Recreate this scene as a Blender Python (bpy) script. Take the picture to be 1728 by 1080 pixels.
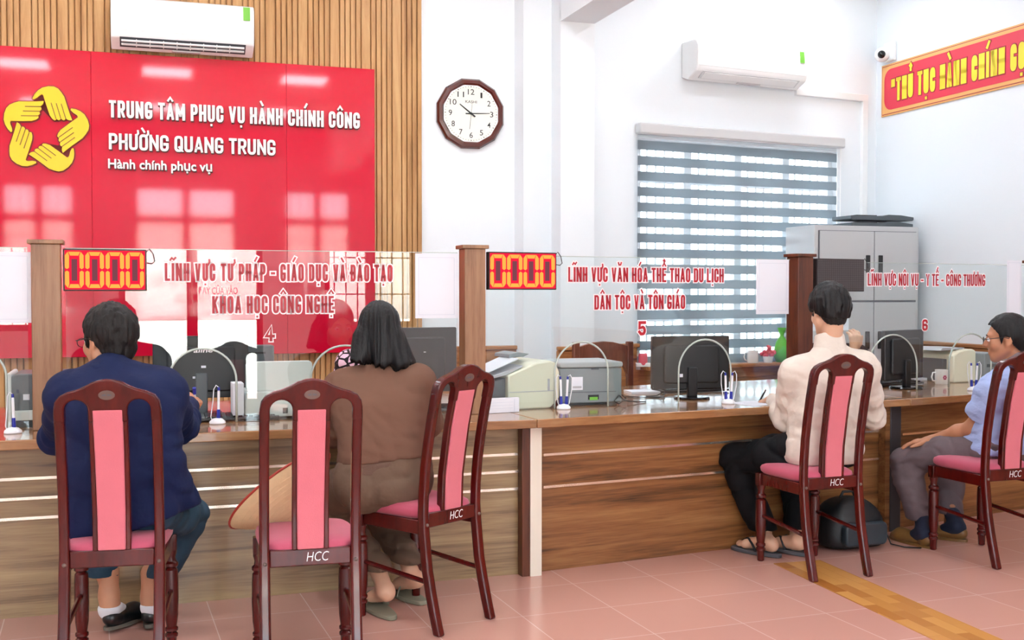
import bpy, bmesh, math, random
import numpy as np
from mathutils import Vector, Matrix

for _o in list(bpy.data.objects):
    bpy.data.objects.remove(_o, do_unlink=True)
SC = bpy.context.scene
COL = SC.collection
random.seed(4)
RNG = np.random.default_rng(7)

# ------------------------------------------------------------------ camera
FPX, CAMZ, HORIZON = 1880.0, 1.34, 492.0
PITCH = math.atan((540.0 - HORIZON) / FPX)
cam_d = bpy.data.cameras.new('camera')
cam_d.sensor_width = 36.0
cam_d.lens = 36.0 * FPX / 1728.0
cam_d.clip_start, cam_d.clip_end = 0.05, 200
cam = bpy.data.objects.new('camera', cam_d)
COL.objects.link(cam)
cam.location = (0, 0, CAMZ)
cam.rotation_euler = (math.pi / 2 - PITCH, 0, 0)
SC.camera = cam

# ------------------------------------------------------------------ world, sun, exposure
wd = bpy.data.worlds.new('world')
SC.world = wd
wd.use_nodes = True
_bg = wd.node_tree.nodes['Background']
_bg.inputs[0].default_value = (0.76, 0.90, 1.0, 1)
_bg.inputs[1].default_value = 8.0
sun_d = bpy.data.lights.new('sun', 'SUN')
sun_d.energy = 45.0
sun_d.angle = math.radians(3)
sun_d.color = (1.0, 0.97, 0.93)
sun = bpy.data.objects.new('sun', sun_d)
COL.objects.link(sun)
sun.rotation_euler = (math.radians(32), 0, math.radians(-40))
SC.view_settings.view_transform = 'Standard'
SC.view_settings.look = 'None'
SC.view_settings.gamma = 1.0
SC.view_settings.use_curve_mapping = False
SC.view_settings.exposure = 0.72
LAMP = 12.0           # radiance of the ceiling panels
SC.cycles.max_bounces = 10
SC.cycles.transparent_max_bounces = 24
SC.cycles.sample_clamp_indirect = 12.0
SC.cycles.use_denoising = True

# ------------------------------------------------------------------ pixel <-> place
CS, SN = math.cos(PITCH), math.sin(PITCH)
def ray(u, v):
    x = (u - 864.0) / FPX; z = -(v - 540.0) / FPX
    return Vector((x, CS + z * SN, -SN + z * CS))
def W(u, v, Y):
    d = ray(u, v); t = Y / d.y
    return Vector((d.x * t, Y, CAMZ + d.z * t))
def G(u, v, z=0.0):
    d = ray(u, v); t = (z - CAMZ) / d.z
    return Vector((d.x * t, d.y * t, z))
def H(v, Y):
    return W(864, v, Y).z
def LN(u, P, dr, v=540):
    """plan point of a line (P, dr) in pixel column u"""
    d = ray(u, v); a = d.x / d.y
    t = (a * P[1] - P[0]) / (dr[0] - a * dr[1])
    return Vector((P[0] + dr[0] * t, P[1] + dr[1] * t, 0))
def PL(u, v, P, dr):
    """point of the upright plane through P along dr in pixel (u, v)"""
    p = LN(u, P, dr, v)
    p.z = H(v, p.y)
    return p
TH0 = math.radians(18.43)
AX = Vector((math.cos(TH0), math.sin(TH0), 0))
BX = Vector((-math.sin(TH0), math.cos(TH0), 0))
def AB(a, b, z=0.0):
    return AX * a + BX * b + Vector((0, 0, z))
def dirv(deg):
    return Vector((math.cos(math.radians(deg)), math.sin(math.radians(deg)), 0))

# ------------------------------------------------------------------ materials
def lin(c):
    if isinstance(c, str):
        c = c.lstrip('#'); c = [int(c[i:i + 2], 16) / 255 for i in (0, 2, 4)]
    return tuple((x / 12.92 if x <= 0.04045 else ((x + 0.055) / 1.055) ** 2.4) for x in c) + (1.0,)
MATS = {}
def mat(name, color, rough=0.5, metal=0.0, spec=0.5, coat=0.0, bump=0.0, bscale=40.0, vary=0.0, vscale=6.0,
        stretch=(1, 1, 1), emit=None, estr=0.0, sheen=0.0, sss=0.0, bdist=0.004):
    m = bpy.data.materials.new(name); m.use_nodes = True
    nt = m.node_tree; b = nt.nodes['Principled BSDF']
    c = lin(color)
    b.inputs['Base Color'].default_value = c
    b.inputs['Roughness'].default_value = rough
    b.inputs['Metallic'].default_value = metal
    b.inputs['Specular IOR Level'].default_value = spec
    b.inputs['Coat Weight'].default_value = coat
    b.inputs['Coat Roughness'].default_value = 0.08
    b.inputs['Sheen Weight'].default_value = sheen
    if sss:
        b.inputs['Subsurface Weight'].default_value = sss
        b.inputs['Subsurface Radius'].default_value = (0.01, 0.004, 0.002)
    if emit is not None:
        b.inputs['Emission Color'].default_value = lin(emit)
        b.inputs['Emission Strength'].default_value = estr
    if bump or vary:
        tc = nt.nodes.new('ShaderNodeTexCoord'); mp = nt.nodes.new('ShaderNodeMapping')
        mp.inputs['Scale'].default_value = stretch
        nt.links.new(tc.outputs['Object'], mp.inputs['Vector'])
    if vary:
        n = nt.nodes.new('ShaderNodeTexNoise'); n.inputs['Scale'].default_value = vscale; n.inputs['Detail'].default_value = 5
        nt.links.new(mp.outputs[0], n.inputs['Vector'])
        mx = nt.nodes.new('ShaderNodeMix'); mx.data_type = 'RGBA'
        mx.inputs['A'].default_value = tuple(x * (1 - vary) for x in c[:3]) + (1,)
        mx.inputs['B'].default_value = tuple(min(1, x * (1 + vary)) for x in c[:3]) + (1,)
        nt.links.new(n.outputs['Fac'], mx.inputs['Factor'])
        nt.links.new(mx.outputs['Result'], b.inputs['Base Color'])
    if bump:
        n = nt.nodes.new('ShaderNodeTexNoise'); n.inputs['Scale'].default_value = bscale; n.inputs['Detail'].default_value = 3
        nt.links.new(mp.outputs[0], n.inputs['Vector'])
        bp = nt.nodes.new('ShaderNodeBump'); bp.inputs['Strength'].default_value = bump; bp.inputs['Distance'].default_value = bdist
        nt.links.new(n.outputs['Fac'], bp.inputs['Height'])
        nt.links.new(bp.outputs[0], b.inputs['Normal'])
    MATS[name] = m
    return m
def wood(name, dark, mid, light, stretch=(0.6, 6, 9), scale=2.2, rough=0.35, coat=0.0, spec=0.5):
    m = bpy.data.materials.new(name); m.use_nodes = True
    nt = m.node_tree; b = nt.nodes['Principled BSDF']
    tc = nt.nodes.new('ShaderNodeTexCoord'); mp = nt.nodes.new('ShaderNodeMapping'); mp.inputs['Scale'].default_value = stretch
    nt.links.new(tc.outputs['Object'], mp.inputs['Vector'])
    n1 = nt.nodes.new('ShaderNodeTexNoise'); n1.inputs['Scale'].default_value = scale; n1.inputs['Detail'].default_value = 6
    n1.inputs['Roughness'].default_value = 0.62; n1.inputs['Distortion'].default_value = 0.7
    nt.links.new(mp.outputs[0], n1.inputs['Vector'])
    n2 = nt.nodes.new('ShaderNodeTexNoise'); n2.inputs['Scale'].default_value = scale * 9; n2.inputs['Detail'].default_value = 3
    nt.links.new(mp.outputs[0], n2.inputs['Vector'])
    ad = nt.nodes.new('ShaderNodeMath'); ad.operation = 'MULTIPLY_ADD'; ad.inputs[1].default_value = 0.28
    nt.links.new(n2.outputs['Fac'], ad.inputs[0]); nt.links.new(n1.outputs['Fac'], ad.inputs[2])
    rp = nt.nodes.new('ShaderNodeValToRGB')
    e = rp.color_ramp.elements
    e[0].position = 0.42; e[0].color = lin(dark); e[1].position = 0.86; e[1].color = lin(light)
    k = rp.color_ramp.elements.new(0.62); k.color = lin(mid)
    nt.links.new(ad.outputs[0], rp.inputs['Fac']); nt.links.new(rp.outputs['Color'], b.inputs['Base Color'])
    b.inputs['Roughness'].default_value = rough; b.inputs['Coat Weight'].default_value = coat
    b.inputs['Coat Roughness'].default_value = 0.06; b.inputs['Specular IOR Level'].default_value = spec
    MATS[name] = m
    return m
def emission(name, color, strength):
    m = bpy.data.materials.new(name); m.use_nodes = True
    nt = m.node_tree; nt.nodes.remove(nt.nodes['Principled BSDF'])
    e = nt.nodes.new('ShaderNodeEmission'); e.inputs[0].default_value = lin(color); e.inputs[1].default_value = strength
    nt.links.new(e.outputs[0], nt.nodes['Material Output'].inputs[0])
    MATS[name] = m
    return m
def pane(name, tint=(0.95, 0.985, 0.975), ior=1.5, gain=1.0):
    m = bpy.data.materials.new(name); m.use_nodes = True
    nt = m.node_tree; nt.nodes.remove(nt.nodes['Principled BSDF'])
    t = nt.nodes.new('ShaderNodeBsdfTransparent'); t.inputs[0].default_value = tuple(tint) + (1,)
    g = nt.nodes.new('ShaderNodeBsdfGlossy'); g.inputs['Roughness'].default_value = 0.0
    # Schlick reflectance of the facing angle, the same from either side of the pane
    ge = nt.nodes.new('ShaderNodeNewGeometry'); dt = nt.nodes.new('ShaderNodeVectorMath'); dt.operation = 'DOT_PRODUCT'
    nt.links.new(ge.outputs['Normal'], dt.inputs[0]); nt.links.new(ge.outputs['Incoming'], dt.inputs[1])
    def mth(op, a, b):
        n = nt.nodes.new('ShaderNodeMath'); n.operation = op
        for i, s in enumerate((a, b)):
            if s is None: continue
            if isinstance(s, (int, float)): n.inputs[i].default_value = s
            else: nt.links.new(s, n.inputs[i])
        return n.outputs[0]
    f0 = ((ior - 1) / (ior + 1)) ** 2
    ab = mth('ABSOLUTE', dt.outputs['Value'], None)
    fr = mth('MULTIPLY_ADD', mth('POWER', mth('SUBTRACT', 1.0, ab), 5.0), 1 - f0)
    fr.node.inputs[2].default_value = f0
    ml = nt.nodes.new('ShaderNodeMath'); ml.operation = 'MULTIPLY'; ml.inputs[1].default_value = gain; ml.use_clamp = True
    mx = nt.nodes.new('ShaderNodeMixShader')
    nt.links.new(fr, ml.inputs[0]); nt.links.new(ml.outputs[0], mx.inputs[0])
    nt.links.new(t.outputs[0], mx.inputs[1]); nt.links.new(g.outputs[0], mx.inputs[2])
    nt.links.new(mx.outputs[0], nt.nodes['Material Output'].inputs[0])
    MATS[name] = m
    return m

# ------------------------------------------------------------------ mesh building
class MB:
    def __init__(s): s.v = []; s.f = []
    def add(s, verts, faces):
        o = len(s.v); s.v += [tuple(p) for p in verts]; s.f += [tuple(i + o for i in f) for f in faces]; return s
    def box(s, x0, x1, y0, y1, z0, z1):
        v = [(x, y, z) for z in (z0, z1) for y in (y0, y1) for x in (x0, x1)]
        return s.add(v, [(0, 2, 3, 1), (4, 5, 7, 6), (0, 1, 5, 4), (2, 6, 7, 3), (0, 4, 6, 2), (1, 3, 7, 5)])
    def obox(s, c, ax, ay, az):
        c, ax, ay, az = Vector(c), Vector(ax), Vector(ay), Vector(az)
        v = [c + ax * i + ay * j + az * k for k in (-1, 1) for j in (-1, 1) for i in (-1, 1)]
        return s.add(v, [(0, 2, 3, 1), (4, 5, 7, 6), (0, 1, 5, 4), (2, 6, 7, 3), (0, 4, 6, 2), (1, 3, 7, 5)])
    def prism(s, pts, h0, h1, plane='xy', fn=None):
        """polygon extruded; plane xy -> up z; xz -> along y; yz -> along x"""
        n = len(pts)
        def mk(p, h):
            q = {'xy': (p[0], p[1], h), 'xz': (p[0], h, p[1]), 'yz': (h, p[0], p[1])}[plane]
            return fn(q) if fn else q
        v = [mk(p, h0) for p in pts] + [mk(p, h1) for p in pts]
        f = [tuple(range(n))[::-1], tuple(range(n, 2 * n))] + [(i, (i + 1) % n, n + (i + 1) % n, n + i) for i in range(n)]
        return s.add(v, f)
    def lathe(s, prof, n=20, c=(0, 0, 0), ax=None, cap=True):
        c = Vector(c); R = Matrix.Identity(3) if ax is None else Vector((0, 0, 1)).rotation_difference(Vector(ax)).to_matrix()
        v = []
        for r, z in prof:
            for i in range(n):
                a = 2 * math.pi * i / n
                v.append(c + R @ Vector((r * math.cos(a), r * math.sin(a), z)))
        f = []
        m = len(prof)
        for j in range(m - 1):
            for i in range(n):
                k = (i + 1) % n
                f.append((j * n + i, j * n + k, (j + 1) * n + k, (j + 1) * n + i))
        if cap:
            f.append(tuple(range(n))[::-1]); f.append(tuple((m - 1) * n + i for i in range(n)))
        return s.add(v, f)
    def tube(s, path, rad, n=8, closed=False, flat=1.0):
        P = [Vector(p) for p in path]; m = len(P)
        if not hasattr(rad, '__len__'): rad = [rad] * m
        v = []; ref = None
        for i, p in enumerate(P):
            if closed: t = P[(i + 1) % m] - P[i - 1]
            else: t = P[min(i + 1, m - 1)] - P[max(i - 1, 0)]
            t.normalize()
            if ref is None:
                ref = Vector((0, 0, 1)) if abs(t.z) < 0.9 else Vector((1, 0, 0))
            a = (ref - t * ref.dot(t)).normalized(); b = t.cross(a); ref = a
            for k in range(n):
                g = 2 * math.pi * k / n
                v.append(p + a * (math.cos(g) * rad[i] * flat) + b * (math.sin(g) * rad[i]))
        f = []
        for i in range(m if closed else m - 1):
            j = (i + 1) % m
            for k in range(n):
                l = (k + 1) % n
                f.append((i * n + k, i * n + l, j * n + l, j * n + k))
        if not closed:
            f.append(tuple(range(n))[::-1]); f.append(tuple((m - 1) * n + k for k in range(n)))
        return s.add(v, f)
    def ball(s, c, r, n=12, m=8):
        if not hasattr(r, '__len__'): r = (r, r, r)
        v = [(c[0], c[1], c[2] - r[2])]; f = []
        for j in range(1, m):
            ph = -math.pi / 2 + math.pi * j / m
            for i in range(n):
                a = 2 * math.pi * i / n
                v.append((c[0] + r[0] * math.cos(ph) * math.cos(a), c[1] + r[1] * math.cos(ph) * math.sin(a), c[2] + r[2] * math.sin(ph)))
        v.append((c[0], c[1], c[2] + r[2])); L = len(v) - 1
        for i in range(n):
            k = (i + 1) % n
            f.append((0, 1 + k, 1 + i)); f.append((L, 1 + (m - 2) * n + i, 1 + (m - 2) * n + k))
            for j in range(m - 2):
                f.append((1 + j * n + i, 1 + j * n + k, 1 + (j + 1) * n + k, 1 + (j + 1) * n + i))
        return s.add(v, f)
    def build(s, name, material, parent=None, smooth=False, bevel=0.0, seg=2, label=None, subsurf=0, keep=False):
        me = bpy.data.meshes.new(name)
        me.from_pydata(s.v, [], s.f); me.update()
        bm = bmesh.new(); bm.from_mesh(me)
        bmesh.ops.recalc_face_normals(bm, faces=bm.faces)
        bm.to_mesh(me); bm.free()
        me.materials.append(MATS[material] if isinstance(material, str) else material)
        o = bpy.data.objects.new(name, me); COL.objects.link(o)
        if parent is not None: o.parent = parent
        if smooth is True:
            me.polygons.foreach_set('use_smooth', [True] * len(me.polygons))
        elif smooth:
            me.polygons.foreach_set('use_smooth', [True] * len(me.polygons))
            me.set_sharp_from_angle(angle=math.radians(smooth))
        if bevel:
            md = o.modifiers.new('bevel', 'BEVEL'); md.width = bevel; md.segments = seg
            md.limit_method = 'ANGLE'; md.angle_limit = math.radians(35); md.harden_normals = False
            me.polygons.foreach_set('use_smooth', [True] * len(me.polygons))
            me.set_sharp_from_angle(angle=math.radians(50))
        if subsurf:
            md = o.modifiers.new('sub', 'SUBSURF'); md.levels = subsurf; md.render_levels = subsurf
        if label: o['label'] = label
        return o
def thing(name, label, cat, loc=(0, 0, 0), rot=0.0, group=None):
    o = bpy.data.objects.new(name, None); COL.objects.link(o)
    o.empty_display_size = 0.05
    o.location = loc; o.rotation_euler = (0, 0, rot)
    o['label'] = label; o['category'] = cat
    if group: o['group'] = group
    return o
def tag(o, label, cat, group=None):
    o['label'] = label; o['category'] = cat
    if group: o['group'] = group
    return o
def struct(o, label=None, cat='wall'):
    o['kind'] = 'structure'
    if label: o['label'] = label
    o['category'] = cat
    return o
def copy_tree(o, parent=None):
    c = o.copy(); COL.objects.link(c)
    if parent is not None: c.parent = parent
    for ch in list(o.children): copy_tree(ch, c)
    return c
def rrect(x0, x1, y0, y1, r, n=5):
    out = []
    for cx, cy, a0 in ((x1 - r, y0 + r, -90), (x1 - r, y1 - r, 0), (x0 + r, y1 - r, 90), (x0 + r, y0 + r, 180)):
        for i in range(n + 1):
            a = math.radians(a0 + 90 * i / n); out.append((cx + r * math.cos(a), cy + r * math.sin(a)))
    return out
_FONT = {}
def text_geo(body, offset=0.0, extrude=0.01, res=3):
    cu = bpy.data.curves.new('t', 'FONT'); cu.body = body; cu.size = 1.0; cu.offset = offset; cu.extrude = extrude
    cu.resolution_u = res; cu.fill_mode = 'BOTH'
    o = bpy.data.objects.new('t', cu); COL.objects.link(o)
    dg = bpy.context.evaluated_depsgraph_get(); ev = o.evaluated_get(dg); me = ev.to_mesh()
    V = np.array([v.co[:] for v in me.vertices], dtype=float).reshape(-1, 3); F = [tuple(p.vertices) for p in me.polygons]
    ev.to_mesh_clear(); bpy.data.objects.remove(o, do_unlink=True); bpy.data.curves.remove(cu)
    return V, F
CAPH = None
def text_on(name, body, material, parent, origin, xdir, width, cap, offset=0.0, depth=0.004, back=0.0, zdir=(0, 0, 1), base_w=None, label=None, slant=0.0):
    """lettering with its baseline start at origin, running width metres along xdir, capitals cap metres high; faces xdir x zdir"""
    global CAPH
    if CAPH is None:
        CAPH = text_geo('H', 0, 0)[0][:, 1].max()
    V0, _ = text_geo(body, 0, 0)
    V, F = text_geo(body, offset, 1.0)
    x0, x1 = V0[:, 0].min(), V0[:, 0].max()
    sx = width / max(1e-6, x1 - x0); sy = cap / CAPH
    xd = Vector(xdir).normalized(); zd = Vector(zdir).normalized(); nd = xd.cross(zd)
    mb = MB(); o = Vector(origin)
    pts = [o + xd * ((p[0] - x0) * sx + slant * p[1] * sy) + zd * (p[1] * sy) + nd * (back + depth * (p[2] + 1) * 0.5) for p in V]
    mb.add(pts, F)
    return mb.build(name, material, parent, label=label)
# ------------------------------------------------------------------ heavy condensed sign lettering drawn from strokes
import unicodedata
def _arc(cx, cy, rx, ry, a0, a1, n=5):
    return [(cx + rx * math.cos(math.radians(a0 + (a1 - a0) * i / n)), cy + ry * math.sin(math.radians(a0 + (a1 - a0) * i / n))) for i in range(n + 1)]
_RX, _RY = .38, .19
_TL, _TR = _arc(_RX, 1 - _RY, _RX, _RY, 180, 90), _arc(1 - _RX, 1 - _RY, _RX, _RY, 90, 0)
_BL, _BR = _arc(_RX, _RY, _RX, _RY, 180, 270), _arc(1 - _RX, _RY, _RX, _RY, 270, 360)
_O = _TL[::1] + _TR + _BR[::-1] + _BL[::-1]
_C = [(1, .68)] + _TR[::-1] + _TL[::-1] + _BL + _BR + [(1, .32)]
_P = [(0, 0), (0, 1)] + _TR + [(1, .64)] + _arc(1 - _RX, .62, _RX, .17, 0, -90) + [(0, .45)]
GLY = {
    'A': (1.08, [[(0, 0), (.46, 1)], [(.54, 1), (1, 0)], [(.2, .24), (.8, .24)]]), 'C': (1, [_C]), 'D': (1, [[(0, 0), (0, 1)] + _TR + _BR[::-1] + [(0, 0)]]),
    'E': (.86, [[(1, 1), (0, 1), (0, 0), (1, 0)], [(0, .52), (.85, .52)]]), 'G': (1, [[(1, .77)] + _TR[::-1] + _TL[::-1] + _BL + _BR + [(1, .43), (.56, .43)]]),
    'H': (1, [[(0, 0), (0, 1)], [(1, 0), (1, 1)], [(0, .5), (1, .5)]]), 'I': (0, [[(.5, 0), (.5, 1)]]),
    'K': (1, [[(0, 0), (0, 1)], [(1, 1), (.08, .44)], [(.38, .62), (1, 0)]]), 'L': (.84, [[(0, 1), (0, 0), (1, 0)]]),
    'M': (1.5, [[(0, 0), (0, 1)], [(.02, .98), (.5, .25)], [(.5, .25), (.98, .98)], [(1, 1), (1, 0)]]), 'N': (1.12, [[(0, 0), (0, 1)], [(.03, .97), (.97, .03)], [(1, 0), (1, 1)]]), 'O': (1, [_O + [_O[0]]]),
    'Q': (1, [_O + [_O[0]], [(.6, .24), (1.12, -.06)]]), 'P': (.96, [_P]), 'R': (1, [_P, [(.52, .45), (1, 0)]]),
    'T': (.92, [[(0, 1), (1, 1)], [(.5, 1), (.5, 0)]]), 'U': (1, [[(0, 1)] + _BL + _BR + [(1, 1)]]), 'V': (1.06, [[(0, 1), (.46, 0)], [(.54, 0), (1, 1)]]),
    'Y': (1.02, [[(0, 1), (.5, .45), (1, 1)], [(.5, .45), (.5, 0)]]),
    'Đ': (1, [[(0, 0), (0, 1)] + _TR + _BR[::-1] + [(0, 0)], [(-.32, .5), (.42, .5)]]),
    '-': (.6, [[(0, .45), (1, .45)]]), '“': (.7, [[(.1, .98), (.1, .76)], [(.9, .98), (.9, .76)]]),
    '4': (1, [[(.72, 0), (.72, 1), (0, .28), (1.05, .28)]]), '5': (1, [[(1, 1), (.04, 1), (0, .52), (.6, .60)] + _arc(.6, .30, .4, .30, 80, -90) + [(.3, 0), (0, .18)]]),
    '6': (1, [[(1, .80)] + _TR[::-1] + _TL[::-1] + _BL + _BR + [(1, .34)] + _arc(1 - _RX, .34, _RX, .17, 0, 90) + [(.12, .51)]])}
MARK = {'\u0300': [[(.28, 1.36), (.62, 1.17)]], '\u0301': [[(.72, 1.36), (.38, 1.17)]], '\u0302': [[(.12, 1.15), (.5, 1.33), (.88, 1.15)]],
        '\u0303': [[(.05, 1.18), (.3, 1.29), (.66, 1.19), (.95, 1.30)]], '\u0306': [[(.12, 1.33), (.3, 1.18), (.7, 1.18), (.88, 1.33)]],
        '\u0309': [[(.32, 1.36), (.52, 1.42), (.68, 1.33), (.5, 1.25), (.5, 1.17)]], '\u031b': [[(1, .98), (1.30, 1.06), (1.26, 1.2)]], '\u0323': [[(.5, -.17), (.5, -.27)]]}
def stroke_poly(P, t):
    """flat outline quads of a polyline of thickness t with mitred corners"""
    n = len(P); P = [Vector((p[0], p[1])) for p in P]
    closed = n > 2 and (P[0] - P[-1]).length < 1e-6
    if closed: P = P[:-1]; n -= 1
    L, R = [], []
    for i in range(n):
        a = P[i - 1] if (i or closed) else None; b = P[(i + 1) % n] if (i < n - 1 or closed) else None
        da = (P[i] - a).normalized() if a is not None else None; db = (b - P[i]).normalized() if b is not None else None
        if da is None: da = db
        if db is None: db = da
        na, nb = Vector((-da.y, da.x)), Vector((-db.y, db.x)); m = (na + nb)
        if m.length < .3: m = na
        m.normalize(); k = min(1.35, 1 / max(.3, m.dot(na))) * t / 2
        L.append(P[i] + m * k); R.append(P[i] - m * k)
    if not closed:
        for i, d in ((0, (P[0] - P[1]).normalized()), (n - 1, (P[-1] - P[-2]).normalized())):
            L[i] = L[i] + d * t * .5; R[i] = R[i] + d * t * .5
    q = []
    for i in range(n if closed else n - 1):
        j = (i + 1) % n; q.append([tuple(L[i]), tuple(R[i]), tuple(R[j]), tuple(L[j])])
    return q
def stroke_layout(body, t, width, gap=.085):
    """[(strokes, thickness)] in capital heights, total width fitted exactly"""
    toks = []
    for ch in body:
        if ch == ' ': toks.append((None, [])); continue
        d = unicodedata.normalize('NFD', ch); toks.append((d[0], list(d[1:])))
    fix = 0.0; flex = 0.0
    for c, m in toks:
        if c is None: fix += .16; flex += .30; continue
        w = GLY[c][0]; fix += t + gap; flex += w * 1.0
    fix -= gap
    s = max(.05, (width - fix) / flex)
    x = 0; out = []
    for c, m in toks:
        if c is None: x += .16 + .30 * s; continue
        w, st = GLY[c]
        iw = w * s
        for line in st + [l for mk in m for l in MARK[mk]]:
            mk_ = line not in st
            pts = []
            up_shift = .17 if (mk_ and len([k for k in m if k in '\u0302\u0306\u0309\u0301\u0300']) > 1 and m.index([k for k in m if line in MARK[k]][0]) > 0 and line[0][1] > 1 and '\u031b' not in m[:1]) else 0
            for px_, py_ in line:
                e = max(iw, .30 * (1 if mk_ else 0))
                X = x + t / 2 + iw / 2 + (px_ - .5) * e
                Y = py_ + up_shift if (py_ > 1.05 or py_ < -.1) else t / 2 + py_ * (1 - t)
                pts.append((X, Y))
            if mk_ and line in MARK['\u0323']:
                X = x + t / 2 + iw / 2; pts = [(X, -.19), (X, -.20)]
            diag = (not mk_) and len(line) == 2 and line[0][0] != line[1][0] and line[0][1] != line[1][1]
            out.append((pts, t * (.72 if mk_ else .86 if diag else 1), not mk_))
        x += iw + t + gap
    return out
def stroke_text(name, body, material, parent, origin, xdir, width, cap, t=.15, grow=0.0, depth=.004, back=0.0, label=None):
    xd = Vector(xdir).normalized(); zd = Vector((0, 0, 1)); nd = xd.cross(zd); o = Vector(origin); mb = MB()
    for pts, th, inline in stroke_layout(body, t, width / cap):
        for q in stroke_poly(pts, th + grow * 2):
            if inline: q = [(p[0], min(1 + grow, max(-grow if p[1] > -.12 - grow else -.2, p[1]))) for p in q]
            f = [o + xd * (p[0] * cap) + zd * (p[1] * cap) + nd * back for p in q]
            g = [v + nd * depth for v in f]
            mb.add(f + g, [(3, 2, 1, 0), (4, 5, 6, 7), (0, 1, 5, 4), (1, 2, 6, 5), (2, 3, 7, 6), (3, 0, 4, 7)])
    return mb.build(name, material, parent, label=label)
mat('wall_paint', '#ebf1f6', 0.6, bump=0.05, bscale=60)
mat('ceiling_paint', '#f2f2f0', 0.7)
mat('white_trim', '#eff1f2', 0.4)
wood('cladding_wood', '#a1713f', '#bf9059', '#d0a66f', stretch=(5, 5, 0.4), scale=2.4, rough=0.45)
wood('wainscot_wood', '#7a4a24', '#a56c3c', '#c38d58', stretch=(0.6, 8, 8), scale=2.0, rough=0.35)
wood('counter_wood', '#3d2412', '#855631', '#a8784a', stretch=(0.35, 4, 8), scale=1.9, rough=0.3, coat=0.15)
wood('counter_wood_pale', '#594129', '#8f7250', '#ad9369', stretch=(0.35, 4, 8), scale=1.9, rough=0.3, coat=0.15)
wood('counter_top', '#7a5231', '#9d6f47', '#b88a5e', stretch=(0.5, 5, 5), scale=1.7, rough=0.16, coat=0.5)
wood('post_wood', '#6d4a2c', '#94694a', '#a57c58', stretch=(8, 8, 0.6), scale=2.0, rough=0.35)
wood('dark_wood', '#3d1d10', '#5d2f1a', '#6f3b22', stretch=(6, 6, 0.7), scale=2.0, rough=0.35)
wood('chair_wood', '#3a0807', '#4d0b09', '#5a100b', stretch=(5, 5, 0.8), scale=2.0, rough=0.24, coat=0.25, spec=0.4)
wood('rear_chair_wood', '#4a2011', '#6b3420', '#8a4d30', stretch=(5, 5, 0.8), scale=2.0, rough=0.3, coat=0.3)
mat('pink_fabric', '#d3707c', 0.85, bump=0.25, bscale=220, vary=0.06, vscale=14, sheen=0.2)
mat('seat_pink', '#bd5068', 0.8, bump=0.2, bscale=200, vary=0.08, vscale=10, sheen=0.2)
mat('medallion', '#6f5c55', 0.4, metal=0.3)
mat('white_ink', '#f2eeee', 0.5)
mat('cream_strip', '#e6dccb', 0.35)
mat('steel_strip', '#e8dccb', 0.22, metal=0.9)
mat('dark_grey', '#3a3a3d', 0.45)
mat('sign_red', '#d20e33', 0.05, spec=0.55, coat=0.0)
mat('sign_edge', '#b01024', 0.2)
mat('letter_white', '#f7f3f3', 0.35)
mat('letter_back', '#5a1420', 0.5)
mat('emblem_yellow', '#f6c70c', 0.35)
mat('emblem_line', '#7a5a10', 0.5)
mat('emblem_edge', '#7e0a12', 0.5)
mat('decal_red', '#b21226', 0.4)
mat('decal_white', '#fbf6f7', 0.45)
mat('paper', '#e6e8f1', 0.7)
mat('paper_line', '#c9cfdd', 0.7)
mat('led_case', '#24191b', 0.4)
emission('led_seg', '#ffa347', 0.85)
emission('led_glow', '#f0223f', 0.75)
mat('led_off', '#4b4547', 0.55)
mat('led_offline', '#2c2627', 0.6)
emission('led_dim', '#a8606c', 0.34)
mat('ac_white', '#f3f4f5', 0.25, coat=0.2)
mat('ac_grey', '#cfd0d2', 0.4)
mat('ac_dark', '#3b4048', 0.5)
mat('green_label', '#76c043', 0.5)
mat('clock_wood', '#54190e', 0.22, coat=0.6)
mat('clock_face', '#eeefe4', 0.4)
mat('ink', '#222426', 0.5)
mat('gold_rim', '#cfa45c', 0.3, metal=0.6)
mat('banner_red', '#e3364e', 0.45)
mat('banner_gold', '#eeb46c', 0.45)
mat('banner_yellow', '#f8e23a', 0.45)
mat('banner_line', '#b0303c', 0.5)
mat('cabinet_grey', '#c2c4c6', 0.4)
mat('cabinet_gap', '#5a5c66', 0.6)
mat('black_plastic', '#17181b', 0.35, vary=0.1)
mat('black_gloss', '#0c0d10', 0.12)
mat('monitor_back', '#222325', 0.42, vary=0.08)
mat('grey_plastic', '#4f565b', 0.42)
mat('printer_grey', '#858d90', 0.42)
mat('printer_light', '#a4abac', 0.4)
mat('printer_cream', '#e2dfc8', 0.42)
mat('printer_white', '#d8dedb', 0.4)
mat('printer_tray', '#b7b7bd', 0.4)
mat('pen_white', '#eef0f6', 0.3)
mat('pen_blue', '#1d2a9a', 0.3)
mat('skin', '#c98f6e', 0.5, sss=0.08, vary=0.06, vscale=18)
mat('skin_pale', '#d8a98c', 0.5, sss=0.08, vary=0.05, vscale=18)
mat('skin_tan', '#b98060', 0.5, sss=0.08, vary=0.06, vscale=18)
mat('hair_black', '#0a0a0c', 0.5, spec=0.35, bump=0.5, bscale=60, stretch=(3, 3, 0.5))
mat('hair_brown', '#120e0c', 0.55, spec=0.35, bump=0.6, bscale=60, stretch=(3, 3, 0.7))
mat('navy_cloth', '#121e45', 0.8, spec=0.25, bump=0.45, bscale=11, bdist=0.02)
mat('slate_cloth', '#2c4558', 0.8, spec=0.25, bump=0.45, bscale=11, bdist=0.02)
mat('brown_knit', '#745546', 0.9, spec=0.2, bump=0.4, bscale=8, bdist=0.02)
mat('brown_rib', '#664c3f', 0.85, bump=0.3, bscale=200)
mat('brown_cloth', '#67503f', 0.8, bump=0.45, bscale=11, bdist=0.02)
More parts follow.
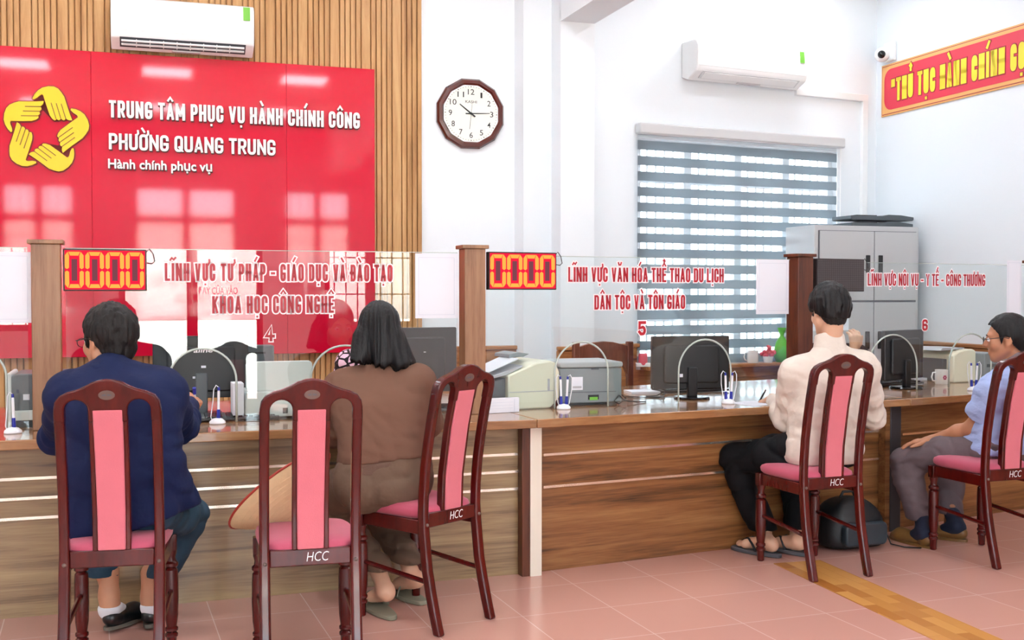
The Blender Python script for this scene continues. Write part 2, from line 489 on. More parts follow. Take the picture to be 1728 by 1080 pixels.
mat('ivory_cloth', '#dfd3c6', 0.7, bump=0.4, bscale=13, bdist=0.025)
mat('black_cloth', '#0e0f12', 0.85, spec=0.25, bump=0.1, bscale=100)
mat('blue_shirt', '#a5b8e6', 0.75, bump=0.55, bscale=13, bdist=0.025, stretch=(1, 1, 1.6))
mat('grey_cloth', '#66585c', 0.8, bump=0.45, bscale=11, bdist=0.02)
mat('maroon_cloth', '#2a1216', 0.8)
mat('black_leather', '#14181a', 0.28, coat=0.2)
mat('shoe_sole', '#6f6a5f', 0.6)
mat('brown_leather', '#76542c', 0.4)
mat('sock_white', '#e8e6ea', 0.8)
mat('sock_dark', '#1a2238', 0.85)
mat('sandal_khaki', '#8e8a76', 0.65)
mat('flipflop_grey', '#55555a', 0.7)
mat('rubber_dark', '#242528', 0.6)
mat('straw', '#e2ca9c', 0.7, bump=0.35, bscale=90, vary=0.1, vscale=30, stretch=(1, 1, 1))
mat('straw_rim', '#a03224', 0.6)
mat('backpack_black', '#15191c', 0.5, bump=0.3, bscale=40)
mat('backpack_sheen', '#26343c', 0.35)
mat('mug_white', '#f2f0ee', 0.25, coat=0.3)
mat('mug_flower', '#b03a6a', 0.5)
mat('leaf_green', '#56b43a', 0.5)
mat('flower_pink', '#e25a6c', 0.6)
mat('glass_edge', '#b9c4bd', 0.12, spec=0.8)
mat('window_frame', '#e8eaec', 0.4)
mat('outdoor_ground', '#cfc8bd', 0.9)
mat('outdoor_wall', '#e9ddd6', 0.8, vary=0.2, vscale=3)
mat('outdoor_green', '#4d7a3c', 0.8, vary=0.4, vscale=6)
mat('frame_brown', '#4a2c20', 0.4)
mat('blind_dark', '#63747f', 0.85)
mat('cord_black', '#1a1a1c', 0.5)
mat('cord_white', '#e9e9ea', 0.5)
mat('lens', '#2c4a58', 0.05)
pane('counter_glass', (0.955, 0.985, 0.98), 1.5, 1.35)
pane('window_glass', (0.97, 0.99, 0.99), 1.45)
pane('spectacle_glass', (0.97, 0.98, 0.98), 1.3)
emission('lamp_panel', '#f1f8ff', LAMP)
def _pattern_cloth():
    m = bpy.data.materials.new('pattern_cloth'); m.use_nodes = True
    nt = m.node_tree; b = nt.nodes['Principled BSDF']; b.inputs['Roughness'].default_value = 0.8
    tc = nt.nodes.new('ShaderNodeTexCoord'); v = nt.nodes.new('ShaderNodeTexVoronoi'); v.feature = 'DISTANCE_TO_EDGE'
    v.inputs['Scale'].default_value = 24; v.inputs['Randomness'].default_value = 0.9
    nt.links.new(tc.outputs['Object'], v.inputs['Vector'])
    r = nt.nodes.new('ShaderNodeValToRGB'); r.color_ramp.interpolation = 'CONSTANT'
    r.color_ramp.elements[0].color = lin('#1a0c14'); r.color_ramp.elements[1].position = 0.13; r.color_ramp.elements[1].color = lin('#f0c6da')
    nt.links.new(v.outputs['Distance'], r.inputs[0]); nt.links.new(r.outputs[0], b.inputs['Base Color'])
    MATS['pattern_cloth'] = m
_pattern_cloth()
def _floor():
    m = bpy.data.materials.new('floor_tile'); m.use_nodes = True
    nt = m.node_tree; b = nt.nodes['Principled BSDF']; b.inputs['Roughness'].default_value = 0.16
    b.inputs['Specular IOR Level'].default_value = 0.5
    tc = nt.nodes.new('ShaderNodeTexCoord')
    br = nt.nodes.new('ShaderNodeTexBrick'); br.offset = 0.0; br.squash = 1.0
    br.inputs['Scale'].default_value = 1.0; br.inputs['Brick Width'].default_value = 0.4; br.inputs['Row Height'].default_value = 0.4
    br.inputs['Mortar Size'].default_value = 0.0022; br.inputs['Mortar Smooth'].default_value = 0.1; br.inputs['Bias'].default_value = 0.0
    br.inputs['Color1'].default_value = lin('#ce9b8d'); br.inputs['Color2'].default_value = lin('#ca978a'); br.inputs['Mortar'].default_value = lin('#dfbcb0')
    nt.links.new(tc.outputs['Object'], br.inputs['Vector'])
    n = nt.nodes.new('ShaderNodeTexNoise'); n.inputs['Scale'].default_value = 2.0; n.inputs['Detail'].default_value = 6
    nt.links.new(tc.outputs['Object'], n.inputs['Vector'])
    mx = nt.nodes.new('ShaderNodeMix'); mx.data_type = 'RGBA'; mx.blend_type = 'MULTIPLY'; mx.inputs['Factor'].default_value = 0.25
    nt.links.new(br.outputs['Color'], mx.inputs['A']); nt.links.new(n.outputs['Color'], mx.inputs['B'])
    nt.links.new(br.outputs['Color'], b.inputs['Base Color'])
    MATS['floor_tile'] = m
    m = bpy.data.materials.new('parquet_tile'); m.use_nodes = True
    nt = m.node_tree; b = nt.nodes['Principled BSDF']; b.inputs['Roughness'].default_value = 0.2
    tc = nt.nodes.new('ShaderNodeTexCoord')
    br = nt.nodes.new('ShaderNodeTexBrick'); br.offset = 0.5; br.inputs['Scale'].default_value = 1.0
    br.inputs['Brick Width'].default_value = 0.22; br.inputs['Row Height'].default_value = 0.062; br.inputs['Mortar Size'].default_value = 0.0012
    br.inputs['Color1'].default_value = lin('#d49a54'); br.inputs['Color2'].default_value = lin('#a8672c'); br.inputs['Mortar'].default_value = lin('#c08a4c')
    br.inputs['Bias'].default_value = -0.1
    nt.links.new(tc.outputs['Object'], br.inputs['Vector']); nt.links.new(br.outputs['Color'], b.inputs['Base Color'])
    MATS['parquet_tile'] = m
_floor()
def _blind():
    # fabric: woven dark band that lets some daylight through; sheer: open mesh
    m = bpy.data.materials.new('blind_band'); m.use_nodes = True
    nt = m.node_tree; b = nt.nodes['Principled BSDF']
    b.inputs['Base Color'].default_value = lin('#7b858b'); b.inputs['Roughness'].default_value = 0.9
    tl = nt.nodes.new('ShaderNodeBsdfTranslucent'); tl.inputs[0].default_value = lin('#b4bdc2')
    mx = nt.nodes.new('ShaderNodeMixShader'); mx.inputs[0].default_value = 0.45
    nt.links.new(b.outputs[0], mx.inputs[1]); nt.links.new(tl.outputs[0], mx.inputs[2])
    nt.links.new(mx.outputs[0], nt.nodes['Material Output'].inputs[0])
    MATS['blind_band'] = m
    m = bpy.data.materials.new('blind_sheer'); m.use_nodes = True
    nt = m.node_tree; b = nt.nodes['Principled BSDF']
    b.inputs['Base Color'].default_value = lin('#c8d4da'); b.inputs['Roughness'].default_value = 0.9
    t = nt.nodes.new('ShaderNodeBsdfTransparent')
    mx = nt.nodes.new('ShaderNodeMixShader'); mx.inputs[0].default_value = 0.72
    nt.links.new(b.outputs[0], mx.inputs[1]); nt.links.new(t.outputs[0], mx.inputs[2])
    nt.links.new(mx.outputs[0], nt.nodes['Material Output'].inputs[0])
    MATS['blind_sheer'] = m
_blind()
# ------------------------------------------------------------------ room shell
CEIL = 4.05
BW = 7.90                                     # depth of the rear wall along BX
WIN_DEG = 26.0
COLR = LN(1003, G(1003, 540, -20).normalized() * 0, (0, 1)) if False else None
# column: front right corner 8.2 m away in pixel column 1003
_d = ray(1003, 300); COLP = Vector((_d.x / _d.y * 8.2, 8.2, 0))
WP = LN(1003, (_d.x / _d.y * 8.46, 8.46), dirv(WIN_DEG)); WP = Vector((_d.x / _d.y * 8.46, 8.46, 0))
WDIR = dirv(WIN_DEG)
CORNER = LN(1478, WP, WDIR, 300)
RDIR = Vector((math.sin(math.radians(18)), -math.cos(math.radians(18)), 0))   # right wall, towards the viewer
FRONTB = -3.15
A_LEFT = -4.6
def wall_box(mb, P, dr, s0, s1, z0, z1, th, side=1):
    """upright slab along dr from P, thickness th to the left (side 1) or right of dr"""
    n = Vector((-dr.y, dr.x, 0)) * side
    p = P + dr * s0; q = P + dr * s1
    pts = [p, q, q + n * th, p + n * th]
    mb.prism([(v.x, v.y) for v in pts], z0, z1)
def plain(name, mb, m, label, cat='wall', bevel=0, parent=None):
    return struct(mb.build(name, m, parent, bevel=bevel), label, cat)

# floor (its own object axes follow the tile grid)
G0 = G(1030, 1024)
f = MB().box(-9, 9, -9, 9, -0.08, 0)
fl = plain('floor', f, 'floor_tile', 'glossy pink tiled floor of the hall', 'floor')
fl.location = G0; fl.rotation_euler = (0, 0, math.radians(20.5))
# parquet-look tile strip let into the floor
p0 = (G(1380, 986) + G(1400, 954)) / 2; p1 = (G(1573, 1079) + G(1688, 1079)) / 2
sd = (p1 - p0).normalized(); st = p0 - sd * 0.25
strip = plain('trim_1', MB().box(0, 4.2, -0.128, 0.128, 0.0005, 0.003), 'parquet_tile', 'orange wood-look tile strip across the pink floor', 'floor strip')
strip.location = st; strip.rotation_euler = (0, 0, math.atan2(sd.y, sd.x))

# ceiling
c = MB(); P = [AB(A_LEFT - .3, FRONTB - .3), AB(6.5, FRONTB - .3), AB(6.5, 12), AB(A_LEFT - .3, 12)]
c.prism([(p.x, p.y) for p in P], CEIL, CEIL + .15)
plain('ceiling', c, 'ceiling_paint', 'white ceiling of the hall', 'ceiling')
# rear wall, left part
RB = AB(0, BW)
w = MB(); wall_box(w, RB, AX, A_LEFT, 3.5, 0, CEIL, .2)
plain('wall_back', w, 'wall_paint', 'white painted rear wall with the round clock')
# column and beam
ca = COLP.dot(AX); cb = COLP.dot(BX)
w = MB(); q = [AB(ca - .265, cb), AB(ca, cb), AB(ca, cb + 1.3), AB(ca - .265, cb + 1.3)]
w.prism([(p.x, p.y) for p in q], 0, CEIL)
plain('trim_2', w, 'wall_paint', 'white square column beside the clock wall', 'column')
BEAMZ = H(40, 8.2)
w = MB(); q = [AB(ca - .265, FRONTB), AB(ca, FRONTB), AB(ca, cb + .02), AB(ca - .265, cb + .02)]
w.prism([(p.x, p.y) for p in q], BEAMZ, CEIL)
plain('trim_3', w, 'wall_paint', 'white ceiling beam running out from the column', 'beam')
# window wall with opening
S = lambda u, v=400: (LN(u, WP, WDIR, v) - WP).dot(WDIR)
ws0, ws1 = S(1079), S(1412)
wz1 = H(228, LN(1079, WP, WDIR).y) - 0.02; wz0 = 0.77
send = (CORNER - WP).dot(WDIR)
w = MB()
for s0, s1, z0, z1 in ((-.6, ws0, 0, CEIL), (ws1, send + .2, 0, CEIL), (ws0, ws1, 0, wz0), (ws0, ws1, wz1, CEIL)):
    wall_box(w, WP, WDIR, s0, s1, z0, z1, .2)
plain('wall_window', w, 'wall_paint', 'white wall holding the window with the striped blind')
# right wall, left wall
w = MB(); wall_box(w, CORNER, RDIR, -.2, 13.5, 0, CEIL, .2)
plain('wall_right', w, 'wall_paint', 'white right wall carrying the red banner')
w = MB(); wall_box(w, AB(A_LEFT, FRONTB - .2), BX, 0, 11.4, 0, CEIL, .2)
plain('wall_left', w, 'wall_paint', 'white left wall of the hall')
# ribbed wood cladding on the rear wall left of the clock
CL_R = LN(712, AB(0, BW - .03), AX, 200).dot(AX)
b = MB(); x = CL_R; k = 0
b.box(A_LEFT, CL_R, BW - .012, BW, 0, CEIL)
wid = [.034, .034, .034, .034, .066]
while x > A_LEFT:
    wd_ = wid[k % 5]; k += 1
    pts = [(x, BW - .01), (x - .002, BW - .030), (x - .004, BW - .032), (x - wd_ + .004, BW - .032), (x - wd_ + .002, BW - .030), (x - wd_, BW - .01)]
    b.prism(pts[::-1], 0, CEIL); x -= wd_ + .004
cl = plain('trim_4', b, 'cladding_wood', 'ribbed brown wood cladding behind the red sign', 'cladding')
cl.rotation_euler = (0, 0, TH0)
# wainscot: rear wall, window wall, right wall
def wainscot(name, P, dr, s0, s1, h, label, side=-1, deep=.05):
    n = Vector((-dr.y, dr.x, 0)) * side
    o = thing(name, label, 'wainscot'); o['kind'] = 'structure'
    ang = math.atan2(dr.y, dr.x); o.location = P + dr * s0; o.rotation_euler = (0, 0, ang)
    L = s1 - s0; sg = side
    def yb(a, c): return (min(a * sg, c * sg), max(a * sg, c * sg))
    m = MB(); m.box(0, L, *yb(0, .02), 0, h - .1); m.build('panel', 'wainscot_wood', o)
    m = MB(); m.box(0, L, *yb(0, .032), h - .12, h - .03); m.build('rail', 'wainscot_wood', o, bevel=.006)
    m = MB(); m.box(0, L, *yb(0, deep), h - .03, h); m.build('cap', 'wainscot_wood', o, bevel=.008)
    x = .05
    return o
wainscot('trim_5', AB(0, BW), AX, CL_R, ca - .265, H(583, 8.3), 'wood wainscot along the clock wall')
wainscot('trim_10', AB(0, cb - .001), AX, ca - .30, ca + .03, .94, 'wood wainscot around the square column')
wainscot('trim_6', WP, WDIR, -.02, ws0 - .02, .94, 'short wood wainscot left of the window')
wainscot('trim_7', WP, WDIR, ws0 - .02, ws1 + .02, .765, 'wood sill and panel under the striped blind', deep=.17)
wainscot('trim_8', WP, WDIR, ws1 + .02, send, .94, 'wood wainscot behind the steel cabinet')
wainscot('trim_9', CORNER, RDIR, 0, 9, .94, 'wood wainscot along the right wall')
# window 1: frame, mullions, glass, outside grille
wn = thing('window_1', 'white framed window behind the striped blind', 'window', WP + WDIR * ws0, math.radians(WIN_DEG)); wn['kind'] = 'structure'
Lw = ws1 - ws0
fr = MB()
for x0, x1, z0, z1 in ((0, .05, wz0, wz1), (Lw - .05, Lw, wz0, wz1), (0, Lw, wz0, wz0 + .05), (0, Lw, wz1 - .05, wz1)):
    fr.box(x0, x1, .06, .12, z0, z1)
for i in range(1, 4):
    fr.box(Lw * i / 4 - .035, Lw * i / 4 + .035, .065, .115, wz0, wz1)
fr.build('window_frame', 'window_frame', wn, bevel=.004)
MB().box(.03, Lw - .03, .088, .094, wz0 + .03, wz1 - .03).build('glass', 'window_glass', wn)
gr = MB()
for i in range(1, 24):
    x = Lw * i / 24; gr.box(x - .007, x + .007, .15, .164, wz0, wz1)
for z in (1.1, 1.65, 2.2): gr.box(0, Lw, .15, .164, z, z + .02)
gr.build('window_grille', 'window_frame', wn)

# ------------------------------------------------------------------ entrance side behind the viewer (seen in the reflections)
w = MB()
FW = AB(0, FRONTB)
dz = 3.05
ops = [(-2.05, -.95, 0.9, dz), (-.1, 1.52, 0, dz), (2.25, 3.4, 0.9, dz), (4.2, 5.2, .9, dz), (-4.1, -3.0, .9, dz)]
edges = sorted(ops)
cur = A_LEFT - .2
for a0, a1, z0, z1 in edges:
    wall_box(w, FW, AX, cur, a0, 0, CEIL, .2, -1)
    wall_box(w, FW, AX, a0, a1, z1, CEIL, .2, -1)
    if z0 > 0: wall_box(w, FW, AX, a0, a1, 0, z0, .2, -1)
    cur = a1
wall_box(w, FW, AX, cur, 8.6, 0, CEIL, .2, -1)
plain('wall_front', w, 'wall_paint', 'white entrance wall with the glass door')
def framed(name, a0, a1, z0, z1, label, cat, leaves, grille):
    o = thing(name, label, cat, AB(a0, FRONTB), TH0); o['kind'] = 'structure'
    L = a1 - a0; m = MB(); t = .07
    for x0, x1, y0, y1 in ((0, t, z0, z1), (L - t, L, z0, z1), (0, L, z1 - t, z1), (0, L, 2.44, 2.56)):
        m.box(x0, x1, -.12, -.05, y0, y1)
    if z0 > 0: m.box(0, L, -.12, -.05, z0, z0 + t)
    for i in range(1, leaves):
        m.box(L * i / leaves - .06, L * i / leaves + .06, -.12, -.05, z0, z1)
    m.build('frame', 'frame_brown', o, bevel=.004)
    MB().box(.04, L - .04, -.088, -.08, z0 + .02, z1 - .03).build('glass', 'window_glass', o)
    if grille:
        g = MB(); n = 8
        for i in range(1, n): g.box(L * i / n - .008, L * i / n + .008, -.16, -.145, z0, z1)
        for z in (1.3, 1.75, 2.2): g.box(0, L, -.16, -.145, z, z + .016)
        g.build('window_grille', 'frame_brown', o)
    return o
framed('window_2', -2.05, -.95, .9, dz, 'brown framed window left of the entrance', 'window', 2, True)
dr_ = framed('door_1', -.1, 1.52, 0, dz, 'brown framed double glass entrance door', 'door', 2, False)
text_on('door_lettering', 'ĐẨY CỬA VÀO', 'decal_red', dr_, (.88, -.0892, 1.31), (1, 0, 0), .45, .078, .015, .001)
framed('window_3', 2.25, 3.4, .9, dz, 'brown framed window right of the entrance', 'window', 2, True)
framed('window_4', 4.2, 5.2, .9, dz, 'brown framed window near the right wall', 'window', 2, True)
framed('window_5', -4.1, -3.0, .9, dz, 'brown framed window near the left wall', 'window', 2, True)
# outdoors
g = MB(); g.box(-40, 40, -60, FRONTB - .2, -.12, -.04); gg = plain('ground', g, 'outdoor_ground', 'pale paved yard outside the entrance', 'ground'); gg.rotation_euler = (0, 0, TH0)
g = MB(); g.box(-40, 40, -47, -46.5, -.1, 5.5); gg = plain('wall_yard', g, 'outdoor_wall', 'reddish wall at the far side of the yard'); gg.rotation_euler = (0, 0, TH0)

# ------------------------------------------------------------------ ceiling lights
PAN = None
def panel(a, b, w=.62, l=.62, rot=0, group='ceiling light panels', label='unseen square white light panel in the ceiling'):
    o = thing('ceiling_light', label, 'ceiling light', AB(a, b, CEIL), TH0 + rot, group)
    m = MB(); t = .03
    for x0, x1, y0, y1 in ((-w / 2, w / 2, -l / 2, -l / 2 + t), (-w / 2, w / 2, l / 2 - t, l / 2), (-w / 2, -w / 2 + t, -l / 2, l / 2), (w / 2 - t, w / 2, -l / 2, l / 2)):
        m.box(x0, x1, y0, y1, -.02, -.001)
    m.build('frame', 'white_trim', o)
    MB().box(-w / 2 + t, w / 2 - t, -l / 2 + t, l / 2 - t, -.012, -.002).build('diffuser', 'lamp_panel', o)
    return o
for a in (-3.2, -1.3, .33, 2.0, 4.3):  # one panel mirrors in the sign; the rest are added for even light
    for b in (-1.6, 1.2, 4.0, 6.3):
        panel(a, 5.2 if (b == 4.0 and a in (-1.3, 2.0, -3.2)) else b)
panel(4.9, 7.5)  # extra unseen panel, added only to brighten the right wall
# ------------------------------------------------------------------ service counter in three angled sections
CTZ = .75
fA0, fA1 = G(0, 1045), G(885, 968)
dA = (fA1 - fA0).normalized()
fB0, fB1 = fA1, G(1500, 893)
dB = (fB1 - fB0).normalized()
dC = (G(1700, 863) - fB1).normalized()
aA, aB, aC = (math.atan2(d.y, d.x) for d in (dA, dB, dC))
LA0 = 1.9
SECT = [(fA0 - dA * LA0, aA, (fA1 - fA0).length + LA0, 0.0, aB - aA), (fB0, aB, (fB1 - fB0).length, aB - aA, aC - aB), (fB1, aC, 1.62, aC - aB, 0.0)]
names = ['left section of the wood counter behind the navy and brown clad visitors', 'middle wood counter section between the pale post and the dark post', 'right wood counter section in front of the visitor in the blue shirt']
OVER, DEEP = .15, 1.25
strips = [(.572, .490, .408), (.56, .405), (.53, .40)]
for i, (P, ang, L, dl, dr) in enumerate(SECT):
    o = thing('counter', names[i], 'counter', P, ang, 'service counter sections')
    lx = lambda y: y * math.tan(dl / 2)
    rx = lambda y: L - y * math.tan(dr / 2)
    m = MB(); m.prism([(lx(-OVER) + .001, -OVER), (rx(-OVER) - .001, -OVER), (rx(DEEP) - .001, DEEP), (lx(DEEP) + .001, DEEP)], CTZ - .04, CTZ)
    m.build('countertop', 'counter_top', o, bevel=.004)
    m = MB(); m.box(.01, L - .01, 0, .03, 0, CTZ - .041); m.build('front_panel', 'counter_wood_pale' if i == 0 else 'counter_wood', o)
    for x in ([.05, L * .5, L - .3] if i != 1 else [.3, L - .3]):
        MB().box(x, x + .03, .031, DEEP - .2, 0, CTZ - .041).build('side_panel', 'counter_wood', o)
    for z in strips[i]:
        x0, x1 = ((.0, L - .03), (.1, L - .06), (.1, L - .1))[i]
        MB().box(x0, x1, -.004, .002, z - .006, z + .006).build('metal_strip', 'steel_strip', o, label='shiny metal strip')
# posts at the joints
o = thing('counter_post', 'brown counter post with a cream front strip', 'post', fA1 + dA * .0, (aA + aB) / 2)
MB().box(-.035, .045, -.055, -.001, 0, CTZ - .042).build('post_body', 'dark_wood', o, bevel=.003)
MB().box(.004, .062, -.062, -.0555, 0, CTZ - .042).build('front_strip', 'cream_strip', o, label='cream front strip')
o = thing('counter_post', 'dark grey counter post with a brown edge beside the backpack', 'post', fB1, (aB + aC) / 2)
MB().box(-.05, .03, -.055, -.001, 0, CTZ - .042).build('post_body', 'dark_grey', o, bevel=.003)
MB().box(-.085, -.051, -.05, -.001, 0, CTZ - .042).build('side_strip', 'counter_wood', o, label='brown side strip')

# ------------------------------------------------------------------ glass screens and their posts
GOFF = .20
nrm = lambda d: Vector((-d.y, d.x, 0))
gA, gB, gC = fA0 + nrm(dA) * GOFF, fB0 + nrm(dB) * GOFF, fB1 + nrm(dC) * GOFF
PO = [LN(80, gA, dA, 600), LN(797, gA, dA, 600), LN(1349, gB, dB, 600), LN(1748, gC, dC, 600)]
PA = [aA, aA, aB, aC]
pl = ['wooden screen post beside the left lit number display', 'wooden screen post between counters four and five', 'wooden screen post behind the visitor in the ivory jacket', 'wooden screen post at the far right edge of the counter']
ptop = [1.542, 1.545, 1.532, 1.523]
PW = [.115, .105, .105, .105]
for k in range(4):
    o = thing('screen_post', pl[k], 'post', PO[k] + Vector((0, 0, CTZ)), PA[k], 'wooden screen posts')
    h = ptop[k] - CTZ; w_ = PW[k] / 2
    mt = 'post_wood' if k < 2 else 'dark_wood'
    MB().box(-w_, w_, -.05, .05, .001, h).build('shaft', mt, o, bevel=.003)
    MB().box(-w_ - .014, w_ + .014, -.062, .062, h, h + .018).build('cap', mt, o, bevel=.003)
GTS = [1.525, 1.525, 1.515, 1.507]
def screen(P, Q, label, arches, i):
    """glass pane from P to Q (plan points) standing on the counter, arches = [(u0, u1, vtop)]"""
    d = (Q - P).normalized(); L = (Q - P).length; GT = GTS[i]
    o = thing('glass_screen', label, 'glass screen', P + Vector((0, 0, CTZ)), math.atan2(d.y, d.x), 'glass screens on the counter')
    pts = [(0, .002)]; rims = []
    for u0, u1, vt in arches:
        p0, p1 = LN(u0, P, d, 660), LN(u1, P, d, 660)
        x0, x1 = (p0 - P).dot(d), (p1 - P).dot(d)
        top = H(vt, ((p0 + p1) / 2).y) - CTZ; r = (x1 - x0) / 2
        rim = [(x0, .002)] if x0 > 0 else []
        n = 20
        for j in range(n + 1):
            a = math.pi - math.pi * j / n
            rim.append(((x0 + x1) / 2 + r * math.cos(a), top - r + r * math.sin(a)))
        rim.append((x1, .002))
        pts += rim; rims.append(rim)
    pts += [(L, .002), (L, GT - CTZ), (0, GT - CTZ)]
    m = MB(); m.prism(pts, -.004, .004, 'xz'); m.build('glass_pane', 'counter_glass', o)
    for rim in rims:
        MB().tube([(x, 0, z) for x, z in rim], .0052, 6).build('polished_edge', 'glass_edge', o, smooth=True, label='polished rim of the arched opening')
    MB().box(0, L, -.004, .004, GT - CTZ, GT - CTZ + .003).build('top_edge', 'glass_edge', o)
    return o, P, d
hw = .075
dAB = (PO[1] - PO[0]).normalized(); dBC = (PO[2] - PO[1]).normalized(); dCD = (PO[3] - PO[2]).normalized()
scr = [
    screen(PO[0] - dA * 1.3, PO[0] - dA * hw, 'glass counter screen at the far left edge', [(-95, 11, 590)], 0),
    screen(PO[0] + dAB * hw, PO[1] - dAB * hw, 'glass screen of counter four between two wooden posts', [(284, 399, 588), (524, 640, 583)], 1),
    screen(PO[1] + dBC * hw, PO[2] - dBC * hw, 'glass screen of counter five with the red culture and tourism lettering', [(936, 1026, 577), (1145, 1233, 573)], 2),
    screen(PO[2] + dCD * hw, PO[3] - dCD * hw, 'glass screen of counter six with the red home affairs lettering', [(1464, 1547, 565), (1601, 1672, 563)], 3)]
def decal(sc, body, u0, u1, vbase, cap_px, off=.04, halo=.085, slope=0.0):
    o, P, d = sc
    a, b = PL(u0, vbase, P, d), PL(u1, vbase, P, d)
    a.z = H(vbase, a.y)
    loc = o.matrix_basis.inverted()
    inv = lambda p: (Matrix.Rotation(-math.atan2(d.y, d.x), 4, 'Z') @ (p - o.location))
    A, B = inv(a), inv(b)
    cap = cap_px / FPX * (a.y + b.y) / 2
    tk_ = .2 if len(body) == 1 else .14
    lt = stroke_text('lettering', body, 'decal_red', o, (A.x, -.0042, A.z), (1, 0, 0), B.x - A.x, cap, tk_, 0, .0012, .0012)
    stroke_text('lettering_outline', body, 'decal_white', lt, (A.x, -.0042, A.z), (1, 0, 0), B.x - A.x, cap, tk_, .075, .001, .0)
decal(scr[1], 'LĨNH VỰC TƯ PHÁP - GIÁO DỤC VÀ ĐÀO TẠO', 278, 662, 474, 29)
decal(scr[1], 'KHOA HỌC CÔNG NGHỆ', 358, 563, 529, 29)
decal(scr[1], '4', 446, 463, 576, 27)
decal(scr[2], 'LĨNH VỰC VĂN HÓA THỂ THAO DU LỊCH', 958, 1220, 475.5, 24)
decal(scr[2], 'DÂN TỘC VÀ TÔN GIÁO', 1002, 1155, 522.5, 24)
decal(scr[2], '5', 1076, 1089, 566, 24)
decal(scr[3], 'LĨNH VỰC NỘI VỤ - Y TẾ - CÔNG THƯƠNG', 1463, 1661, 482, 20)
decal(scr[3], '6', 1555, 1564, 558, 19)

# notice sheets on the glass
def sheet(sc, u0, u1, v0, v1, label, off=-.006, group='white notice sheets on the glass'):
    o, P, d = sc
    a, b = LN(u0, P, d, v0), LN(u1, P, d, v0)
    y = (a.y + b.y) / 2; z1, z0 = H(v0, y), H(v1, y)
    n = nrm(d)
    t = thing('notice_sheet', label, 'notice', a + n * off + Vector((0, 0, z0)), math.atan2(d.y, d.x), group)
    Lx = (b - a).length; h = z1 - z0
    MB().box(0, Lx, -.0015, 0, 0, h).build('paper', 'paper', t)
    m = MB(); e = .006; i_ = .08 * Lx
    for x0, x1, y0, y1 in ((i_, Lx - i_, h - i_ * 1.2, h - i_ * 1.2 + .0015), (i_, Lx - i_, i_, i_ + .0015), (i_, i_ + .0015, i_, h - i_ * 1.2), (Lx - i_, Lx - i_ + .0015, i_, h - i_ * 1.2)):
        m.box(x0, x1, -.0022, -.0015, y0, y1)
    m.build('printed_border', 'paper_line', t)
sheet(scr[0], -30, 52, 425, 545, 'white notice sheet at the far left, beside the first wooden post')
sheet(scr[1], 700, 771, 428, 537, 'white notice sheet right of the counter four lettering')
sheet(scr[2], 1275, 1330, 438, 530, 'white notice sheet over the window blind, left of the dark post')
sheet(scr[3], 1698, 1722, 440, 545, 'white notice sheet at the far right edge')
sheet(scr[3], 1364, 1434, 500, 558, 'white sheet on the glass behind the head of the visitor in ivory', off=.008)

# number displays
def led(sc, u0, u1, v0, v1, label, lit):
    o, P, d = sc
    n = nrm(d)
    a, b = LN(u0, P, d, v0), LN(u1, P, d, v0)
    y = (a.y + b.y) / 2; z1, z0 = H(v0, y), H(v1, y)
    t = thing('number_display', label, 'number display', a - n * .04 + Vector((0, 0, z0)), math.atan2(d.y, d.x), 'number displays on the screen')
    Lx = (b - a).length; h = z1 - z0
    m = MB(); m.box(0, Lx, 0, .034, 0, h); m.build('case', 'led_case', t, bevel=.003)
    e = .006
    MB().box(e, Lx - e, -.002, 0, e, h - e).build('matrix', 'led_glow' if lit else 'led_off', t, label='red glowing dot matrix' if lit else 'unlit grey dot matrix')
    if lit:
        dw = (Lx - 2 * e) / 4
        for i in range(4):
            cx = e + dw * (i + .5) - .002; hwid = dw * .46; sw = dw * .2; hh = (h - 2 * e) * .46; cz = h / 2
            mm = MB()
            def quad(p): mm.prism(p, -.0045, -.002, 'xz')
            ch = sw * .95
            quad([(cx - hwid + ch * .9, cz + hh), (cx + hwid - ch * .9, cz + hh), (cx + hwid - ch * 1.9 + sw * .5, cz + hh - sw), (cx - hwid + ch * 1.9 - sw * .5, cz + hh - sw)])
            quad([(cx - hwid + ch * .9, cz - hh), (cx + hwid - ch * .9, cz - hh), (cx + hwid - ch * 1.9 + sw * .5, cz - hh + sw), (cx - hwid + ch * 1.9 - sw * .5, cz - hh + sw)][::-1])
            for sx in (-1, 1):
                for sz in (-1, 1):
                    X = lambda q: cx + sx * q
                    Z = lambda q: cz + sz * q
                    p = [(X(hwid), Z(hh - ch * 1.0)), (X(hwid - ch * .75), Z(hh - .0)), (X(hwid - sw * 1.05), Z(hh - sw * 1.0)), (X(hwid - sw * 1.0), Z(sw * .55)), (X(hwid - sw * .5), Z(sw * .2)), (X(hwid), Z(sw * .55))]
                    quad(p)
            mm.build('digit', 'led_seg', t, label='lit orange zero')
            MB().box(cx - hwid * .30, cx + hwid * .30, -.003, -.002, cz - hh * .6, cz + hh * .6).build('unlit_dots', 'led_dim', t, label='dim dots inside the zero')
    else:
        m = MB()
        for i in range(1, 24): m.box(e + (Lx - 2 * e) * i / 24 - .0008, e + (Lx - 2 * e) * i / 24 + .0008, -.0026, -.002, e, h - e)
        for i in range(1, 14): m.box(e, Lx - e, -.0026, -.002, e + (h - 2 * e) * i / 14 - .0008, e + (h - 2 * e) * i / 14 + .0008)
        m.build('dot_grid', 'led_offline', t)
    cb_ = [(Lx, .01, h * .95), (Lx + .012, .01, h * 1.02), (Lx + .028, .008, h * .9), (Lx + .034, .006, h * .72), (Lx + .022, .006, h * .66), (Lx + .002, .01, h * .68)]
    MB().tube(cb_, .0022, 6).build('cord', 'cord_black', t, smooth=True, label='looped black cord')
led(scr[1], 107, 247, 421, 491, 'lit red number display of zeros at the left wooden post', True)
